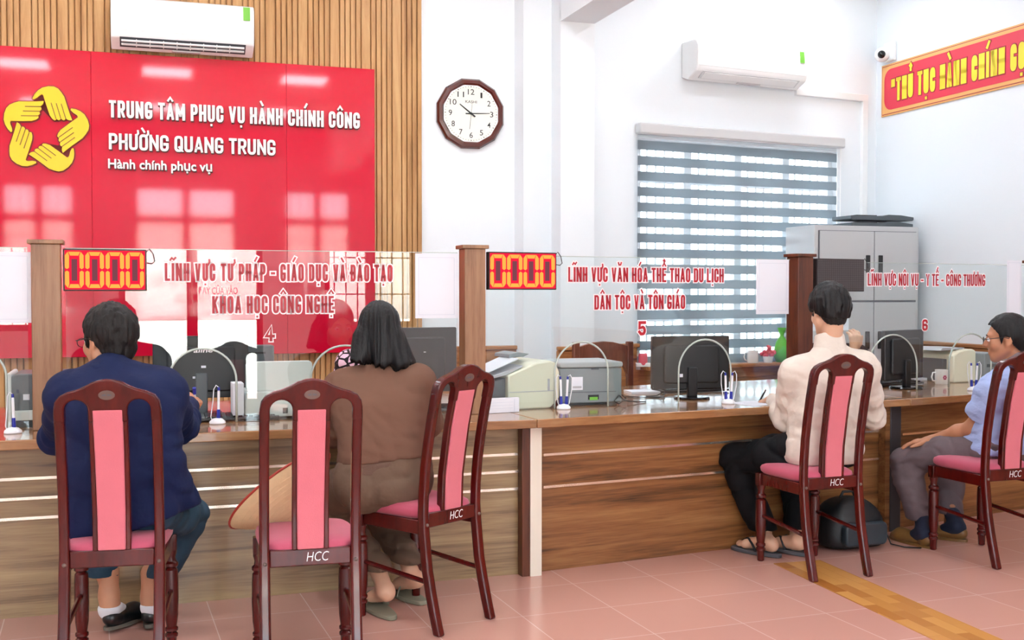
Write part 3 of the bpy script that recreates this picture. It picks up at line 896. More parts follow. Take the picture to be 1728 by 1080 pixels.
led(scr[2], 819, 933, 426, 489, 'lit red number display of zeros beside the middle wooden post', True)
led(scr[3], 1370, 1450, 437, 492, 'unlit dark number display above the visitor in ivory', False)
# ------------------------------------------------------------------ red sign board
SB = BW - .10
SP = AB(0, SB)
rgt = PL(632, 117, SP, AX); a1 = rgt.dot(AX); lft = PL(-50, 90, SP, AX); a0 = lft.dot(AX)
zt = rgt.z; zb = H(594, rgt.y)
sign = thing('sign_board', 'large glossy red sign board with white lettering and a yellow hand star', 'sign', AB(a0, SB, zb), TH0)
hS = zt - zb
cuts = [0, PL(155, 300, SP, AX).dot(AX) - a0, PL(484, 300, SP, AX).dot(AX) - a0, a1 - a0]
for i in range(3):
    MB().box(cuts[i] + .0004, cuts[i + 1] - .0004, 0, .066, 0, hS).build('panel', 'sign_red', sign, bevel=.002, seg=1)
def on_sign(u, v):
    p = PL(u, v, SP, AX); return (p.dot(AX) - a0, p.z - zb)
def sign_text(body, u0, u1, v0, cap_px, off):
    x0, z0 = on_sign(u0, v0); x1, _ = on_sign(u1, v0)
    cap = cap_px / FPX * PL(u0, v0, SP, AX).y
    if off == .035:
        a = stroke_text('lettering', body, 'letter_white', sign, (x0, -.016, z0), (1, 0, 0), x1 - x0, cap, .16, 0, .012)
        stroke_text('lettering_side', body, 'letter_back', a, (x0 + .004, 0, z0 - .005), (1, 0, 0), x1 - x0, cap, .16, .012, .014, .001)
        return
    a = text_on('lettering', body, 'letter_white', sign, (x0, -.016, z0), (1, 0, 0), x1 - x0, cap, off, .012)
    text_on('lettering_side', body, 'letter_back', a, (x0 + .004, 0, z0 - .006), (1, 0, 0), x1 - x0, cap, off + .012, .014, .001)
sign_text('TRUNG TÂM PHỤC VỤ HÀNH CHÍNH CÔNG', 184, 606, 198.5, 28.5, .035)
sign_text('PHƯỜNG QUANG TRUNG', 184, 464, 252.5, 27, .035)
sign_text('Hành chính phục vụ', 183, 357, 284, 15, .02)
# emblem: five yellow hands in a star
ES = .15748
hand = [(350, 235), (375, 190), (410, 150), (455, 120), (520, 105), (580, 108), (625, 130), (660, 170), (690, 215), (720, 310), (750, 400), (776, 466),
        (745, 468), (722, 458), (706, 448), (700, 462), (685, 468), (668, 462), (655, 448), (648, 462), (634, 468), (616, 460), (607, 446), (602, 462), (585, 468), (560, 448), (535, 412), (500, 310), (465, 198), (452, 192), (432, 200), (400, 228), (365, 246)]
ec = (484, 573)
slits = [((550, 282), (603, 452)), ((605, 287), (655, 452)), ((658, 292), (708, 452))]
emb = bpy.data.objects.new('emblem', None); COL.objects.link(emb); emb.parent = sign
emb['label'] = 'yellow five-hand star emblem'
for k in range(5):
    a = math.radians(72 * k); ca_, sa_ = math.cos(a), math.sin(a)
    def T(p, grow=1.0, a=a, ca_=ca_, sa_=sa_):
        x, y = (p[0] - ec[0]), (p[1] - ec[1])
        X, Y = ec[0] + ca_ * x - sa_ * y, ec[1] + sa_ * x + ca_ * y
        return on_sign(X * ES, 130 + Y * ES)
    P = [T(p) for p in hand][::-1]
    mb_ = MB(); mb_.prism(P, -.024, -.004, 'xz'); hb = mb_.build('hand', 'emblem_yellow', emb)
    cx = sum(p[0] for p in P) / len(P); cz = sum(p[1] for p in P) / len(P)
    nP = []
    for i, p in enumerate(P):
        q0, q1 = P[i - 1], P[(i + 1) % len(P)]
        t = Vector((q1[0] - q0[0], q1[1] - q0[1])); t.normalize()
        nP.append((p[0] + t.y * .008, p[1] - t.x * .008))
    MB().prism(nP, -.006, -.001, 'xz').build('hand_edge', 'emblem_edge', hb)
    sl = MB()
    for s0, s1 in slits:
        A, B = Vector(T(s0)), Vector(T(s1)); d = (B - A).normalized(); n = Vector((-d.y, d.x)) * .0028
        sl.prism([tuple(A + n), tuple(A - n), tuple(B - n), tuple(B + n)], -.0252, -.024, 'xz')
    sl.build('finger_line', 'emblem_line', hb)

# ------------------------------------------------------------------ clock
KP = AB(0, BW); kc = PL(792.5, 193, KP, AX); kr = 58 / FPX * kc.y
ck = thing('wall_clock', 'twelve-sided brown wall clock showing a quarter past ten', 'clock', kc - BX * .001, TH0)
def poly(r, n=12, ph=15): return [(r * math.cos(math.radians(ph + 360 * i / n)), r * math.sin(math.radians(ph + 360 * i / n))) for i in range(n)]
rim = MB(); n = 12
prof = [(1.02, 0), (1.02, -.025), (.97, -.042), (.88, -.046), (.82, -.034), (.80, -.02)]
vs = []; fs = []
for r, y in prof:
    vs += [(x, y, z) for x, z in poly(kr * r / .985)]
for j in range(len(prof) - 1):
    for i in range(n): fs.append((j * n + i, j * n + (i + 1) % n, (j + 1) * n + (i + 1) % n, (j + 1) * n + i))
rim.add(vs, fs).build('clock_frame', 'clock_wood', ck)
MB().lathe([(kr * .835, 0), (kr * .835, .006)], 48, (0, -.03, 0), (0, -1, 0)).build('inner_ring', 'white_trim', ck, smooth=40)
fc = MB().lathe([(kr * .8, 0), (kr * .8, .004)], 48, (0, -.034, 0), (0, -1, 0)).build('dial', 'clock_face', ck, smooth=40)
for h in range(1, 13):
    a = math.radians(90 - 30 * h); r = kr * .62; cap = kr * .155
    s = str(h); wdt = cap * (.62 if len(s) == 1 else 1.25)
    if s == '1': wdt *= .55
    text_on('numeral', s, 'ink', fc, (r * math.cos(a) - wdt / 2, -.0382, r * math.sin(a) - cap / 2), (1, 0, 0), wdt, cap, .004, .0006)
tk = MB()
for i in range(60):
    a = math.radians(6 * i); r0, r1 = kr * .755, kr * .785; t = .0012 if i % 5 else .003
    d = Vector((math.cos(a), math.sin(a))); q = Vector((-d.y, d.x)) * t
    tk.prism([tuple(d * r0 + q), tuple(d * r0 - q), tuple(d * r1 - q), tuple(d * r1 + q)], -.0388, -.038, 'xz')
tk.build('minute_marks', 'ink', fc)
text_on('maker_mark', 'KASHI', 'ink', fc, (-kr * .17, -.0382, kr * .3), (1, 0, 0), kr * .34, kr * .075, .004, .0005)
def hnd(name, deg, r, w_, tail):
    a = math.radians(90 - deg); d = Vector((math.cos(a), math.sin(a))); q = Vector((-d.y, d.x))
    MB().prism([tuple(-d * tail + q * w_), tuple(-d * tail - q * w_), tuple(d * r - q * w_ * .5), tuple(d * r + q * w_ * .5)], -.0425, -.0405, 'xz').build(name, 'ink', ck)
hnd('hour_hand', 307, kr * .43, .006, kr * .15); hnd('minute_hand', 87, kr * .56, .0045, kr * .17); hnd('second_hand', 6, kr * .3, .0014, kr * .45)
MB().lathe([(.008, 0), (.008, .006)], 16, (0, -.04, 0), (0, -1, 0)).build('hub', 'ink', ck)

# ------------------------------------------------------------------ air conditioners
def aircon(P, ang, L, H_, D, label, open_=False):
    """P = back lower left corner on the wall; runs +x, sticks out to -y"""
    o = thing('air_conditioner', label, 'air conditioner', P, ang, 'wall air conditioners')
    prof = [(0, .03), (0, H_), (-D * .72, H_), (-D * .90, H_ - .012), (-D, H_ - .05), (-D * .985, H_ * .30), (-D * .90, H_ * .18), (-D * .55, .02), (-D * .4, 0)]
    m = MB(); m.prism(prof, 0, L, 'yz'); m.build('body', 'ac_white', o, bevel=.008)
    front = [(-D * .93, H_ - .018), (-D * 1.012, H_ - .055), (-D * 1.0, H_ * .31), (-D * .965, H_ * .31)]
    m = MB(); m.prism(front, .012, L - .012, 'yz'); m.build('front_panel', 'ac_white', o, bevel=.004)
    # outlet
    a = Vector((0, -D * .93, H_ * .215)); b = Vector((0, -D * .56, H_ * .04)); d = (b - a).normalized(); nn = Vector((0, -d.z, d.y))
    if nn.z > 0: nn = -nn
    m = MB(); c = (a + b) / 2 + Vector((L / 2, 0, 0)) + nn * .003
    m.obox(c, (L * .44, 0, 0), d * ((b - a).length * .42), nn * .004)
    m.build('air_outlet', 'ac_dark' if open_ else 'ac_grey', o, label='dark open air outlet' if open_ else 'closed air outlet')
    m = MB()
    if open_:
        for k in (.3, .62): m.obox(a + d * (b - a).length * k + Vector((L / 2, 0, 0)) + nn * .012, (L * .43, 0, 0), d * .004, nn * .008)
        for k in range(1, 9): m.obox((a + b) / 2 + Vector((L * (.08 + .84 * k / 9), 0, 0)) + nn * .008, (.003, 0, 0), d * (b - a).length * .3, nn * .006)
    else:
        m.obox(c + nn * .006, (L * .42, 0, 0), d * ((b - a).length * .33), nn * .004)
    m.build('louver', 'ac_white', o)
    m = MB(); m.obox((L * .945, -D * 1.012, H_ * .80), (.022, 0, 0), (0, .002, 0), (0, .004, .045)); m.build('energy_label', 'green_label', o, label='green energy label')
    text_on('maker_mark', 'Casper', 'ac_grey', o, (L * .47, -D * 1.008, H_ * .55), (1, 0, 0), .09, .017, .02, .002)
    MB().box(L * .42, L * .62, -D * .6, -D * .42, .002, .012).build('display_strip', 'ac_grey', o)
    return o
AP = AB(0, BW - .032 - .2)
pL, pR = PL(187, 78, AP, AX), PL(429, 84, AP, AX)
zbL = H(77, pL.y)
aircon(AB(pL.dot(AX), BW - .033, zbL), TH0, pR.dot(AX) - pL.dot(AX), .33, .215, 'white air conditioner with open outlet above the red sign', True)
s0, s1 = S(1150, 100), S(1333, 100)
yW = (WP + WDIR * s0).y
za, zb_ = H(73, yW), H(138, yW)
aircon(WP + WDIR * s0 + Vector((0, 0, zb_)), math.radians(WIN_DEG), s1 - s0, za - zb_, .22, 'white closed air conditioner high above the window', False)
# pipe trunking
def wl(u, v): return PL(u, v, WP, WDIR)
n_w = Vector((WDIR.y, -WDIR.x, 0))
o = thing('pipe_trunking', 'white pipe trunking running from the right air conditioner down the corner', 'trunking', wl(1325, 153), math.radians(WIN_DEG))
inv = lambda p: Matrix.Rotation(-math.radians(WIN_DEG), 3, 'Z') @ (p - o.location)
A, B, C = inv(wl(1340, 155)), inv(wl(1456, 168)), inv(wl(1456, 400))
MB().box(A.x, B.x + .025, -.035, 0, A.z - .03, A.z + .03).build('level_duct', 'white_trim', o, bevel=.004)
MB().box(B.x - .03, B.x + .03, -.0345, 0, .2 - o.location.z, A.z + .029).build('upright_duct', 'white_trim', o, bevel=.004)

# ------------------------------------------------------------------ banner on the right wall
RN = Vector((-RDIR.y, RDIR.x, 0))     # into the wall
RN = RN if RN.x > 0 else -RN
bP = CORNER - RN * .012
bl = PL(1488, 112, bP, RDIR); z1 = bl.z; z0 = H(198, bl.y)
bn = thing('banner', 'red wall banner with a gold border and yellow lettering', 'banner', Vector((bl.x, bl.y, z0)), math.atan2(RDIR.y, RDIR.x))
hb_ = z1 - z0; Lb = 4.3
MB().box(0, Lb, 0, .01, 0, hb_).build('backing', 'banner_gold', bn)
fr_ = .045
MB().box(.012, Lb - .012, -.002, 0, .012, hb_ - .012).build('outer_line', 'banner_line', bn)
MB().box(.018, Lb - .018, -.004, -.002, .018, hb_ - .018).build('gold_border', 'banner_gold', bn)
cr = .09
def notch(x0, x1, y0, y1, r):
    out = []
    for cx, cy, a0_ in ((x1, y0, 180), (x1, y1, 270), (x0, y1, 0), (x0, y0, 90)):
        for i in range(7):
            a = math.radians(a0_ - 90 * i / 6); out.append((cx + r * math.cos(a), cy + r * math.sin(a)))
    return out
pts = notch(fr_, Lb - fr_, fr_, hb_ - fr_, cr)
MB().prism(rrect(fr_, Lb - fr_, fr_, hb_ - fr_, cr), -.006, -.004, 'xz').build('red_field', 'banner_red', bn)
def bx(u, v):
    p = PL(u, v, bP, RDIR); return (p - Vector((bl.x, bl.y, 0))).dot(RDIR), p.z - z0
x0, zt0 = bx(1505, 172); x1, _ = bx(1727, 130)
zc0 = bx(1515, 170)[1]; cap = (bx(1516, 131)[1] - bx(1516, 170)[1])
stroke_text('lettering', '“THỦ TỤC HÀNH CHÍNH GỌN', 'banner_yellow', bn, (x0, -.006, zc0), (1, 0, 0), (bx(1745, 130)[0] - x0), cap, .16, 0, .004)
lt = stroke_text('lettering_edge', '“THỦ TỤC HÀNH CHÍNH GỌN', 'banner_line', bn, (x0, -.006, zc0), (1, 0, 0), (bx(1745, 130)[0] - x0), cap, .16, .04, .002)
# dome camera in the corner
cp = PL(1497, 96, CORNER - RN * .05, RDIR); cp = PL(1492, 96, CORNER - RN * .0, RDIR)
cmr = thing('security_camera', 'small white security camera with a black lens beside the banner', 'camera', cp - RN * .002 + RDIR * .05, math.atan2(RDIR.y, RDIR.x))
MB().box(-.01, .12, -.035, 0, -.06, .10).build('mount', 'white_trim', cmr, bevel=.008)
MB().ball((.02, -.07, 0), .062, 20, 14).build('housing', 'white_trim', cmr, smooth=True)
MB().ball((.052, -.098, -.006), .034, 16, 10).build('lens', 'black_gloss', cmr, smooth=True, label='black lens')

# ------------------------------------------------------------------ striped roller blind
q0, q1 = wl(1071, 215), wl(1407, 245)
t0, t1 = (q0 - WP).dot(WDIR), (q1 - WP).dot(WDIR)
zT = H(208, q0.y); zB = H(617, q0.y)
bd = thing('roller_blind', 'grey and sheer striped roller blind pulled down over the window', 'blind', WP + WDIR * t0 + n_w * .005, math.radians(WIN_DEG))
Lx = t1 - t0
MB().box(0, Lx + .06, -.075, 0, zT - .085, zT).build('head_rail', 'ac_grey', bd, bevel=.012)
per = (zT - .085 - zB) / 15.0
dark = MB(); sh = MB(); z = zT - .085
k = 0
while z > zB + .02:
    s_ = per * .40
    sh.box(.004, Lx, -.032, -.031, z - s_, z); dark.box(.004, Lx, -.033, -.0315, max(zB, z - per), z - s_)
    z -= per
dark.build('fabric_bands', 'blind_band', bd, label='grey woven bands'); sh.build('sheer_bands', 'blind_sheer', bd, label='sheer bright bands')
MB().box(0, Lx, -.045, -.02, zB - .03, zB).build('bottom_bar', 'ac_grey', bd, bevel=.004)
MB().tube([(Lx + .035, -.04, zT - .08), (Lx + .035, -.04, 1.2)], .003, 6).build('pull_chain', 'white_trim', bd)

# ------------------------------------------------------------------ things on the sill
SZ = .765
def on_sill(u, v=610, off=.025): 
    p = LN(u, WP + n_w * off, WDIR, v); p.z = SZ; return p
# ------------------------------------------------------------------ steel cabinet
cabd = AX; cf = Vector((ray(1375, 500).x / ray(1375, 500).y * 8.7, 8.7, 0))
ctop = H(380, 8.75)
rr = LN(1551, cf, cabd, 500); Lc = (rr - cf).length
cab = thing('filing_cabinet', 'tall pale grey steel cabinet in the corner with black handles', 'cabinet', cf, TH0)
MB().box(0, Lc, .012, .42, 0, ctop).build('body', 'cabinet_grey', cab, bevel=.004)
MB().box(.035, Lc - .03, .004, .0125, .06, ctop - .04).build('door_gap', 'cabinet_gap', cab)
zm = H(509, 8.8)
xm = (LN(1474, cf, cabd, 500) - cf).length
for (x0, x1, z0_, z1_, hx) in ((.04, xm - .004, zm + .01, ctop - .045, 1), (xm + .004, Lc - .035, zm + .01, ctop - .045, -1), (.04, xm - .004, .06, zm - .006, 1), (xm + .004, Lc - .035, .06, zm - .006, -1)):
    dd = MB().box(x0, x1, -.008, .004, z0_, z1_).build('door', 'cabinet_grey', cab, bevel=.003)
    hx_ = x1 - .06 if hx > 0 else x0 + .05
    zc = (H(445, 8.75) if z0_ > .5 else H(575, 8.75))
    MB().box(hx_ - .018, hx_ + .018, -.022, -.008, zc - .07, zc + .07).build('handle', 'black_plastic', dd, bevel=.004, label='black recessed handle')
    MB().box(x0 + .004 if hx > 0 else x1 - .01, x0 + .01 if hx > 0 else x1 - .004, -.011, -.008, zc - .2, zc - .1).build('hinge', 'cabinet_gap', dd)
# trays on the cabinet
for k, (u0, u1, lab, zz) in enumerate(((1438, 1541, 'dark grey plastic tray lying flat on the steel cabinet, lower of two', 0.001), (1436, 1542, 'dark grey plastic tray on top of the other tray on the cabinet', .057))):
    a = LN(u0, cf + BX * .12, cabd, 370); b = LN(u1, cf + BX * .12, cabd, 370)
    t = thing('document_tray', lab, 'tray', a + Vector((0, 0, ctop + zz)), TH0, 'trays on the cabinet')
    L = (b - a).length
    m = MB(); m.prism([(0, .008), (.012, 0), (L - .012, 0), (L, .008), (L, .03), (L * .8, .044), (L * .6, .046), (L * .5, .034), (0, .034)], 0, .26, 'xz')
    m.build('tray_body', 'grey_plastic', t, bevel=.003)
    m = MB(); m.box(L * .1, L * .42, .01, .2, .034, .04); m.build('inner_panel', 'black_plastic', t)
# ------------------------------------------------------------------ dining-style visitor chairs
def back_y(z):
    return float(np.interp(z, [0, .12, .25, .44, .6, .8, 1.07], [-.285, -.25, -.222, -.2, -.205, -.238, -.305]))
def make_chair(label):
    o = thing('dining_chair', label, 'chair', group='dark red wooden visitor chairs')
    # rear posts run from the floor to the crest
    for s in (-1, 1):
        zs = [0, .08, .16, .25, .34, .40, .47, .55, .65, .75, .85, .91, .95]
        v = []; m = MB()
        for z in zs:
            y = back_y(z); hw_ = .0165 if z > .42 else .0185; dp = .019
            xc = s * (.152 + .002 * math.sin(z))
            v += [(xc - hw_, y - dp, z), (xc + hw_, y - dp, z), (xc + hw_, y + dp, z), (xc - hw_, y + dp, z)]
        n = len(zs); f = [(0, 3, 2, 1), (4 * n - 4, 4 * n - 3, 4 * n - 2, 4 * n - 1)]
        for i in range(n - 1):
            for k in range(4): f.append((i * 4 + k, i * 4 + (k + 1) % 4, i * 4 + 4 + (k + 1) % 4, i * 4 + 4 + k))
        lg = m.add(v, f).build('leg', 'chair_wood', o, bevel=.009, seg=3, label='tall rear leg running up into the back')
        MB().ball((s * .152, back_y(.425) - .02, .425), .007, 10, 6).build('peg', 'medallion', lg, smooth=True)
        # front leg, turned
        prof = [(.013, 0), (.017, .004), (.019, .05), (.0235, .056), (.0235, .064), (.018, .07), (.024, .078), (.024, .086), (.019, .092), (.024, .13), (.0265, .2), (.026, .27), (.024, .305),
                (.018, .312), (.026, .32), (.026, .33), (.018, .338), (.016, .352), (.021, .37), (.021, .378)]
        fl_ = MB().lathe(prof, 18, (s * .158, .15, 0)).build('leg', 'chair_wood', o, smooth=35, label='turned front leg')
        MB().box(s * .158 - .021, s * .158 + .021, .129, .171, .377, .44).build('leg_block', 'chair_wood', fl_, bevel=.003)
        a, b = Vector((s * .154, back_y(.2), .2)), Vector((s * .158, .15, .23))
        MB().tube([a, b], .0105, 8).build('stretcher', 'chair_wood', o, smooth=40)
    # seat rails
    m = MB(); m.box(-.136, .136, back_y(.44) - .014, back_y(.44) + .014, .41, .468)
    rail = m.build('rear_rail', 'chair_wood', o, bevel=.004)
    m = MB(); m.box(-.137, .137, .14, .162, .385, .44); m.build('front_rail', 'chair_wood', o, bevel=.004)
    for s in (-1, 1):
        P = [(s * .143, -.19), (s * .148, .129), (s * .168, .129), (s * .163, -.19)]
        MB().prism(P if s > 0 else P[::-1], .385, .44).build('side_rail', 'chair_wood', o, bevel=.003)
    text_on('chair_mark', 'HCC', 'white_ink', rail, (-.014, back_y(.44) - .0142, .425), (1, 0, 0), .072, .032, -.012, .001, slant=.15)
    # cushion
    out = []
    n = 40
    for i in range(n):
        t = 2 * math.pi * i / n; c, s_ = math.cos(t), math.sin(t)
        e = .42
        x = math.copysign(abs(c) ** e, c); y = math.copysign(abs(s_) ** e, s_)
        yy = -.008 + y * .192; w_ = .152 + (yy + .2) * .05
        out.append((x * w_, yy))
    v = []; f = []
    lay = [(.97, .441), (1.03, .452), (1.045, .468), (1.02, .482), (.93, .492), (.7, .499), (.35, .502)]
    for k, z in lay: v += [((x) * k, -.008 + (y + .008) * k, z) for x, y in out]
    for j in range(len(lay) - 1):
        for i in range(n): f.append((j * n + i, j * n + (i + 1) % n, (j + 1) * n + (i + 1) % n, (j + 1) * n + i))
    f += [tuple(range(n))[::-1], tuple((len(lay) - 1) * n + i for i in range(n))]
    MB().add(v, f).build('seat', 'seat_pink', o, smooth=True, label='pink upholstered seat')
    # crest with two arched cut-outs
    cr = [(-.1685, .93), (-.1685, .975), (-.164, 1.0), (-.15, 1.02), (-.125, 1.033), (-.095, 1.041), (-.07, 1.052), (-.045, 1.066), (-.02, 1.073), (0, 1.075)]
    outer = cr + [(-x, z) for x, z in cr[:-1][::-1]]
    def arch(x0, x1, zt_, zb_):
        c = (x0 + x1) / 2; r = (x1 - x0) / 2
        return [(x0, zb_)] + [(c + r * math.cos(a), zt_ - r * .95 + r * .95 * math.sin(a)) for a in [math.pi - math.pi * i / 12 for i in range(13)]] + [(x1, zb_)]
    lower = [(.1685, .93)] + [(x, z) for x, z in arch(-.136, -.062, 1.006, .93)][::-1]
    # outline: outer top, then along the bottom from right to left
    right = [(-x, z) for x, z in arch(-.136, -.062, 1.006, .93)]
    left = arch(-.136, -.062, 1.006, .93)
    poly_ = [(x, z - .022) for x, z in outer + right + left[::-1]]
    m = MB()
    bend = lambda q: (q[0], back_y(q[2]) + q[1], q[2])
    m.prism(poly_, -.0195, .0195, 'xz', bend)
    crest = m.build('crest_rail', 'chair_wood', o, bevel=.006, seg=2)
    zc = 1.0
    m = MB(); pts = [(.026 * math.cos(2 * math.pi * i / 24), zc + .016 * math.sin(2 * math.pi * i / 24)) for i in range(24)]
    m.prism(pts, -.0225, -.019, 'xz', bend); med = m.build('medallion', 'medallion', crest, bevel=.001)
    m = MB(); m.prism([(-.016, zc - .002), (-.002, zc - .003), (-.002, zc + .004), (-.014, zc + .002)], -.0235, -.0224, 'xz', bend)
    m.prism([(.016, zc - .002), (.002, zc - .003), (.002, zc + .004), (.014, zc + .002)][::-1], -.0235, -.0224, 'xz', bend)
    m.build('medallion_mark', 'cabinet_gap', med)
    # centre splat: wooden frame with a pink padded panel
    sp = None
    for s in (-1, 1):
        m = MB(); v = []; zs = [.466 + i * (.935 - .466) / 10 for i in range(11)]
        for z in zs:
            y = back_y(z)
            w0, w1 = .044 + (z - .46) * .006, .062
            xs = (s * w0, s * w1)
            v += [(min(xs), y - .016, z), (max(xs), y - .016, z), (max(xs), y + .016, z), (min(xs), y + .016, z)]
        f = [(0, 3, 2, 1), (40, 41, 42, 43)]
        for i in range(10):
            for k in range(4): f.append((i * 4 + k, i * 4 + (k + 1) % 4, i * 4 + 4 + (k + 1) % 4, i * 4 + 4 + k))
        m.add(v, f).build('splat_stile', 'chair_wood', o, bevel=.004)
    v = []; m = MB()
    for z in [.468 + i * (.950 - .468) / 10 for i in range(11)]:
        y = back_y(z); w0 = .0445 + (z - .46) * .006
        v += [(-w0, y - .021, z), (w0, y - .021, z), (w0, y + .021, z), (-w0, y + .021, z)]
    f = [(0, 3, 2, 1), (40, 41, 42, 43)]
    for i in range(10):
        for k in range(4): f.append((i * 4 + k, i * 4 + (k + 1) % 4, i * 4 + 4 + (k + 1) % 4, i * 4 + 4 + k))
    m.add(v, f).build('back_panel', 'pink_fabric', o, bevel=.004, label='pink padded back panel')
    return o
ch0 = make_chair('dark red wooden chair under the seated visitor in the navy jacket')
CH = []
def place(o, rear_mid, heading):
    """rear_mid: floor point midway between the rear feet; heading in degrees left of straight ahead"""
    h = math.radians(heading)
    f_ = Vector((-math.sin(h), math.cos(h), 0))
    o.location = Vector((rear_mid[0], rear_mid[1], 0)) + f_ * .285
    o.rotation_euler = (0, 0, h); CH.append(o)
    return o
place(ch0, (-1.335, 3.67), 12)
for lab, rm, hd in (('empty dark red chair with the conical hat leaning in its seat', (-.665, 3.69), 15),
                    ('dark red chair turned sideways under the woman in brown', (-.186, 4.416), 50),
                    ('dark red chair under the visitor in the ivory jacket', (1.535, 5.16), 20),
                    ('dark red chair at the right edge under the visitor in the blue shirt', (2.485, 5.40), 20)):
    c = copy_tree(ch0); c['label'] = lab; place(c, rm, hd)
# the nearest left chair carries no painted mark
for part in list(ch0.children):
    for sp_ in list(part.children):
        if sp_.name.startswith('chair_mark'): bpy.data.objects.remove(sp_, do_unlink=True)
# one carved chair on the staff side, seen over the grey printer
rc = thing('wooden_armchair', 'brown carved wooden chair on the staff side below the clock wall', 'chair', (0, 0, 0), math.radians(20))
p0, p1 = W(971, 590, 7.5), W(1063, 590, 7.62)
rc.location = ((p0.x + p1.x) / 2, (p0.y + p1.y) / 2, 0)
hwc = (p1 - p0).length / 2; tz = H(577, 7.55)
for s in (-1, 1):
    MB().box(s * hwc - .022, s * hwc + .022, -.022, .022, 0, tz).build('leg', 'rear_chair_wood', rc, bevel=.006)
    MB().box(s * hwc - .02, s * hwc + .02, -.46, -.42, 0, .62).build('leg', 'rear_chair_wood', rc, bevel=.005)
    MB().box(s * hwc - .022, s * hwc + .022, -.47, -.02, .62, .65).build('armrest', 'rear_chair_wood', rc, bevel=.006)
MB().box(-hwc, hwc, -.47, .02, .42, .46).build('seat', 'rear_chair_wood', rc, bevel=.006)
pts = [(-hwc + .02, tz - .23), (-hwc + .02, tz - .03)] + [(x * (hwc - .02), tz - .03 + .035 * math.cos(x * math.pi / 2)) for x in [-.8, -.4, 0, .4, .8]] + [(hwc - .02, tz - .03), (hwc - .02, tz - .23)] \
    + [(x * (hwc - .06), tz - .17 + .03 * math.cos(x * math.pi * 2)) for x in [.95, .6, .3, 0, -.3, -.6, -.95]]
MB().prism(pts, -.015, .015, 'xz').build('crest_rail', 'rear_chair_wood', rc, bevel=.004)
MB().box(-hwc + .03, hwc - .03, -.01, .01, .5, tz - .24).build('back_panel', 'wainscot_wood', rc, bevel=.004)
# ------------------------------------------------------------------ desk equipment
def at_ctr(u, v): return G(u, v, CTZ + .0005)
def behind(sc, u, off, v=690):
    """counter point in pixel column u, off metres behind the glass of screen sc"""
    o, P, d = sc
    p = LN(u, P + nrm(d) * off, d, v); p.z = CTZ + .0005
    return p
def wpx(u0, u1, Y): return (u1 - u0) / FPX * Y
# monitors ---------------------------------------------------------
def monitor(P, ang, w, z0, z1, label, round_base=True, stickers=(), mark=None):
    o = thing('monitor', label, 'monitor', P, ang, 'monitors seen from behind')
    b = z0 - CTZ; t = z1 - CTZ
    MB().prism(rrect(-w / 2, w / 2, b, t, .008), 0, .03, 'xz').build('casing', 'monitor_back', o, bevel=.004)
    m = MB(); m.prism(rrect(-w * .36, w * .36, b + .03, t - .05, .02), -.016, .002, 'xz'); m.build('rear_bulge', 'monitor_back', o, bevel=.01)
    MB().box(-w / 2 + .01, w / 2 - .01, .0301, .0315, b + .012, t - .012).build('screen', 'black_gloss', o)
    MB().box(-.028, .028, -.03, .0, .012, b + .12).build('stand_neck', 'grey_plastic' if not round_base else 'black_plastic', o, bevel=.006)
    if round_base:
        MB().lathe([(.098, 0), (.1, .004), (.095, .012), (.03, .016)], 32, (0, -.01, 0)).build('stand_base', 'black_gloss', o, smooth=40)
    else:
        MB().box(-.1, .1, -.09, .09, 0, .012).build('stand_base', 'black_plastic', o, bevel=.005)
    for (x, z, w_, h_) in stickers:
        MB().box(x - w_ / 2, x + w_ / 2, -.0185, -.0158, b + z - h_ / 2, b + z + h_ / 2).build('sticker', 'paper', o, label='white sticker')
    if mark: text_on('maker_mark', mark, 'white_ink', o, (-.035, -.016, t - .078), (1, 0, 0), .085, .02, .02, .001, slant=.2)
    return o
pm = behind(scr[1], 340, .32); 
monitor(pm, TH0, wpx(258, 414, pm.y), H(672, pm.y), H(567, pm.y), 'dark monitor seen through the left arched opening, beside the navy jacket', False, ((.01, .15, .022, .011), (-.03, .10, .02, .01)), 'aline')
pm = behind(scr[1], 700, .5)
monitor(pm, TH0, wpx(624, 771, pm.y), H(662, pm.y), H(553, pm.y), 'dark monitor behind the woman in brown, left of the middle post', True, ((-.05, .2, .012, .004), (.05, .21, .012, .004)))
pm = at_ctr(1166, 672)
monitor(pm, math.radians(14), wpx(1096, 1233, pm.y) * 1.02, H(656, pm.y), H(567, pm.y), 'black monitor in front of the striped blind with a round base', True, ((-.005, .075, .032, .02), (-.065, .075, .018, .018)))
pm = at_ctr(1526, 655)
monitor(pm, math.radians(38), wpx(1477, 1573, pm.y) * 1.18, H(640, pm.y), H(557, pm.y), 'black monitor on the right counter section below the counter number six', True)
# keyboards ---------------------------------------------------------
def keyboard(P, ang, label, w=.44):
    o = thing('keyboard', label, 'keyboard', P, ang, 'black keyboards')
    m = MB(); m.prism([(-.07, .004), (-.07, .016), (.07, .026), (.07, .004)], -w / 2, w / 2, 'yz'); m.build('case', 'black_plastic', o, bevel=.003)
    m = MB()
    for r in range(5):
        for k in range(15):
            x = -w / 2 + .02 + (w - .04) * k / 15; y = -.058 + r * .0235; z = .0172 + r * .0017
            m.box(x + .002, x + (w - .04) / 15 - .002, y, y + .019, z, z + .007)
    ks = m.build('keys', 'black_gloss', o); ks['kind'] = 'stuff'
    return o
keyboard(behind(scr[1], 395, .1, 700), TH0, 'black keyboard standing behind the left arched opening', .4)
keyboard(at_ctr(1165, 661), math.radians(20), 'black keyboard under the monitor in front of the blind')
keyboard(at_ctr(1515, 650) + Vector((-.02, .02, 0)), math.radians(30), 'black keyboard at the right counter section', .4)
keyboard(behind(scr[1], 735, .16, 690), TH0, 'black keyboard in front of the monitor behind the woman in brown', .36)
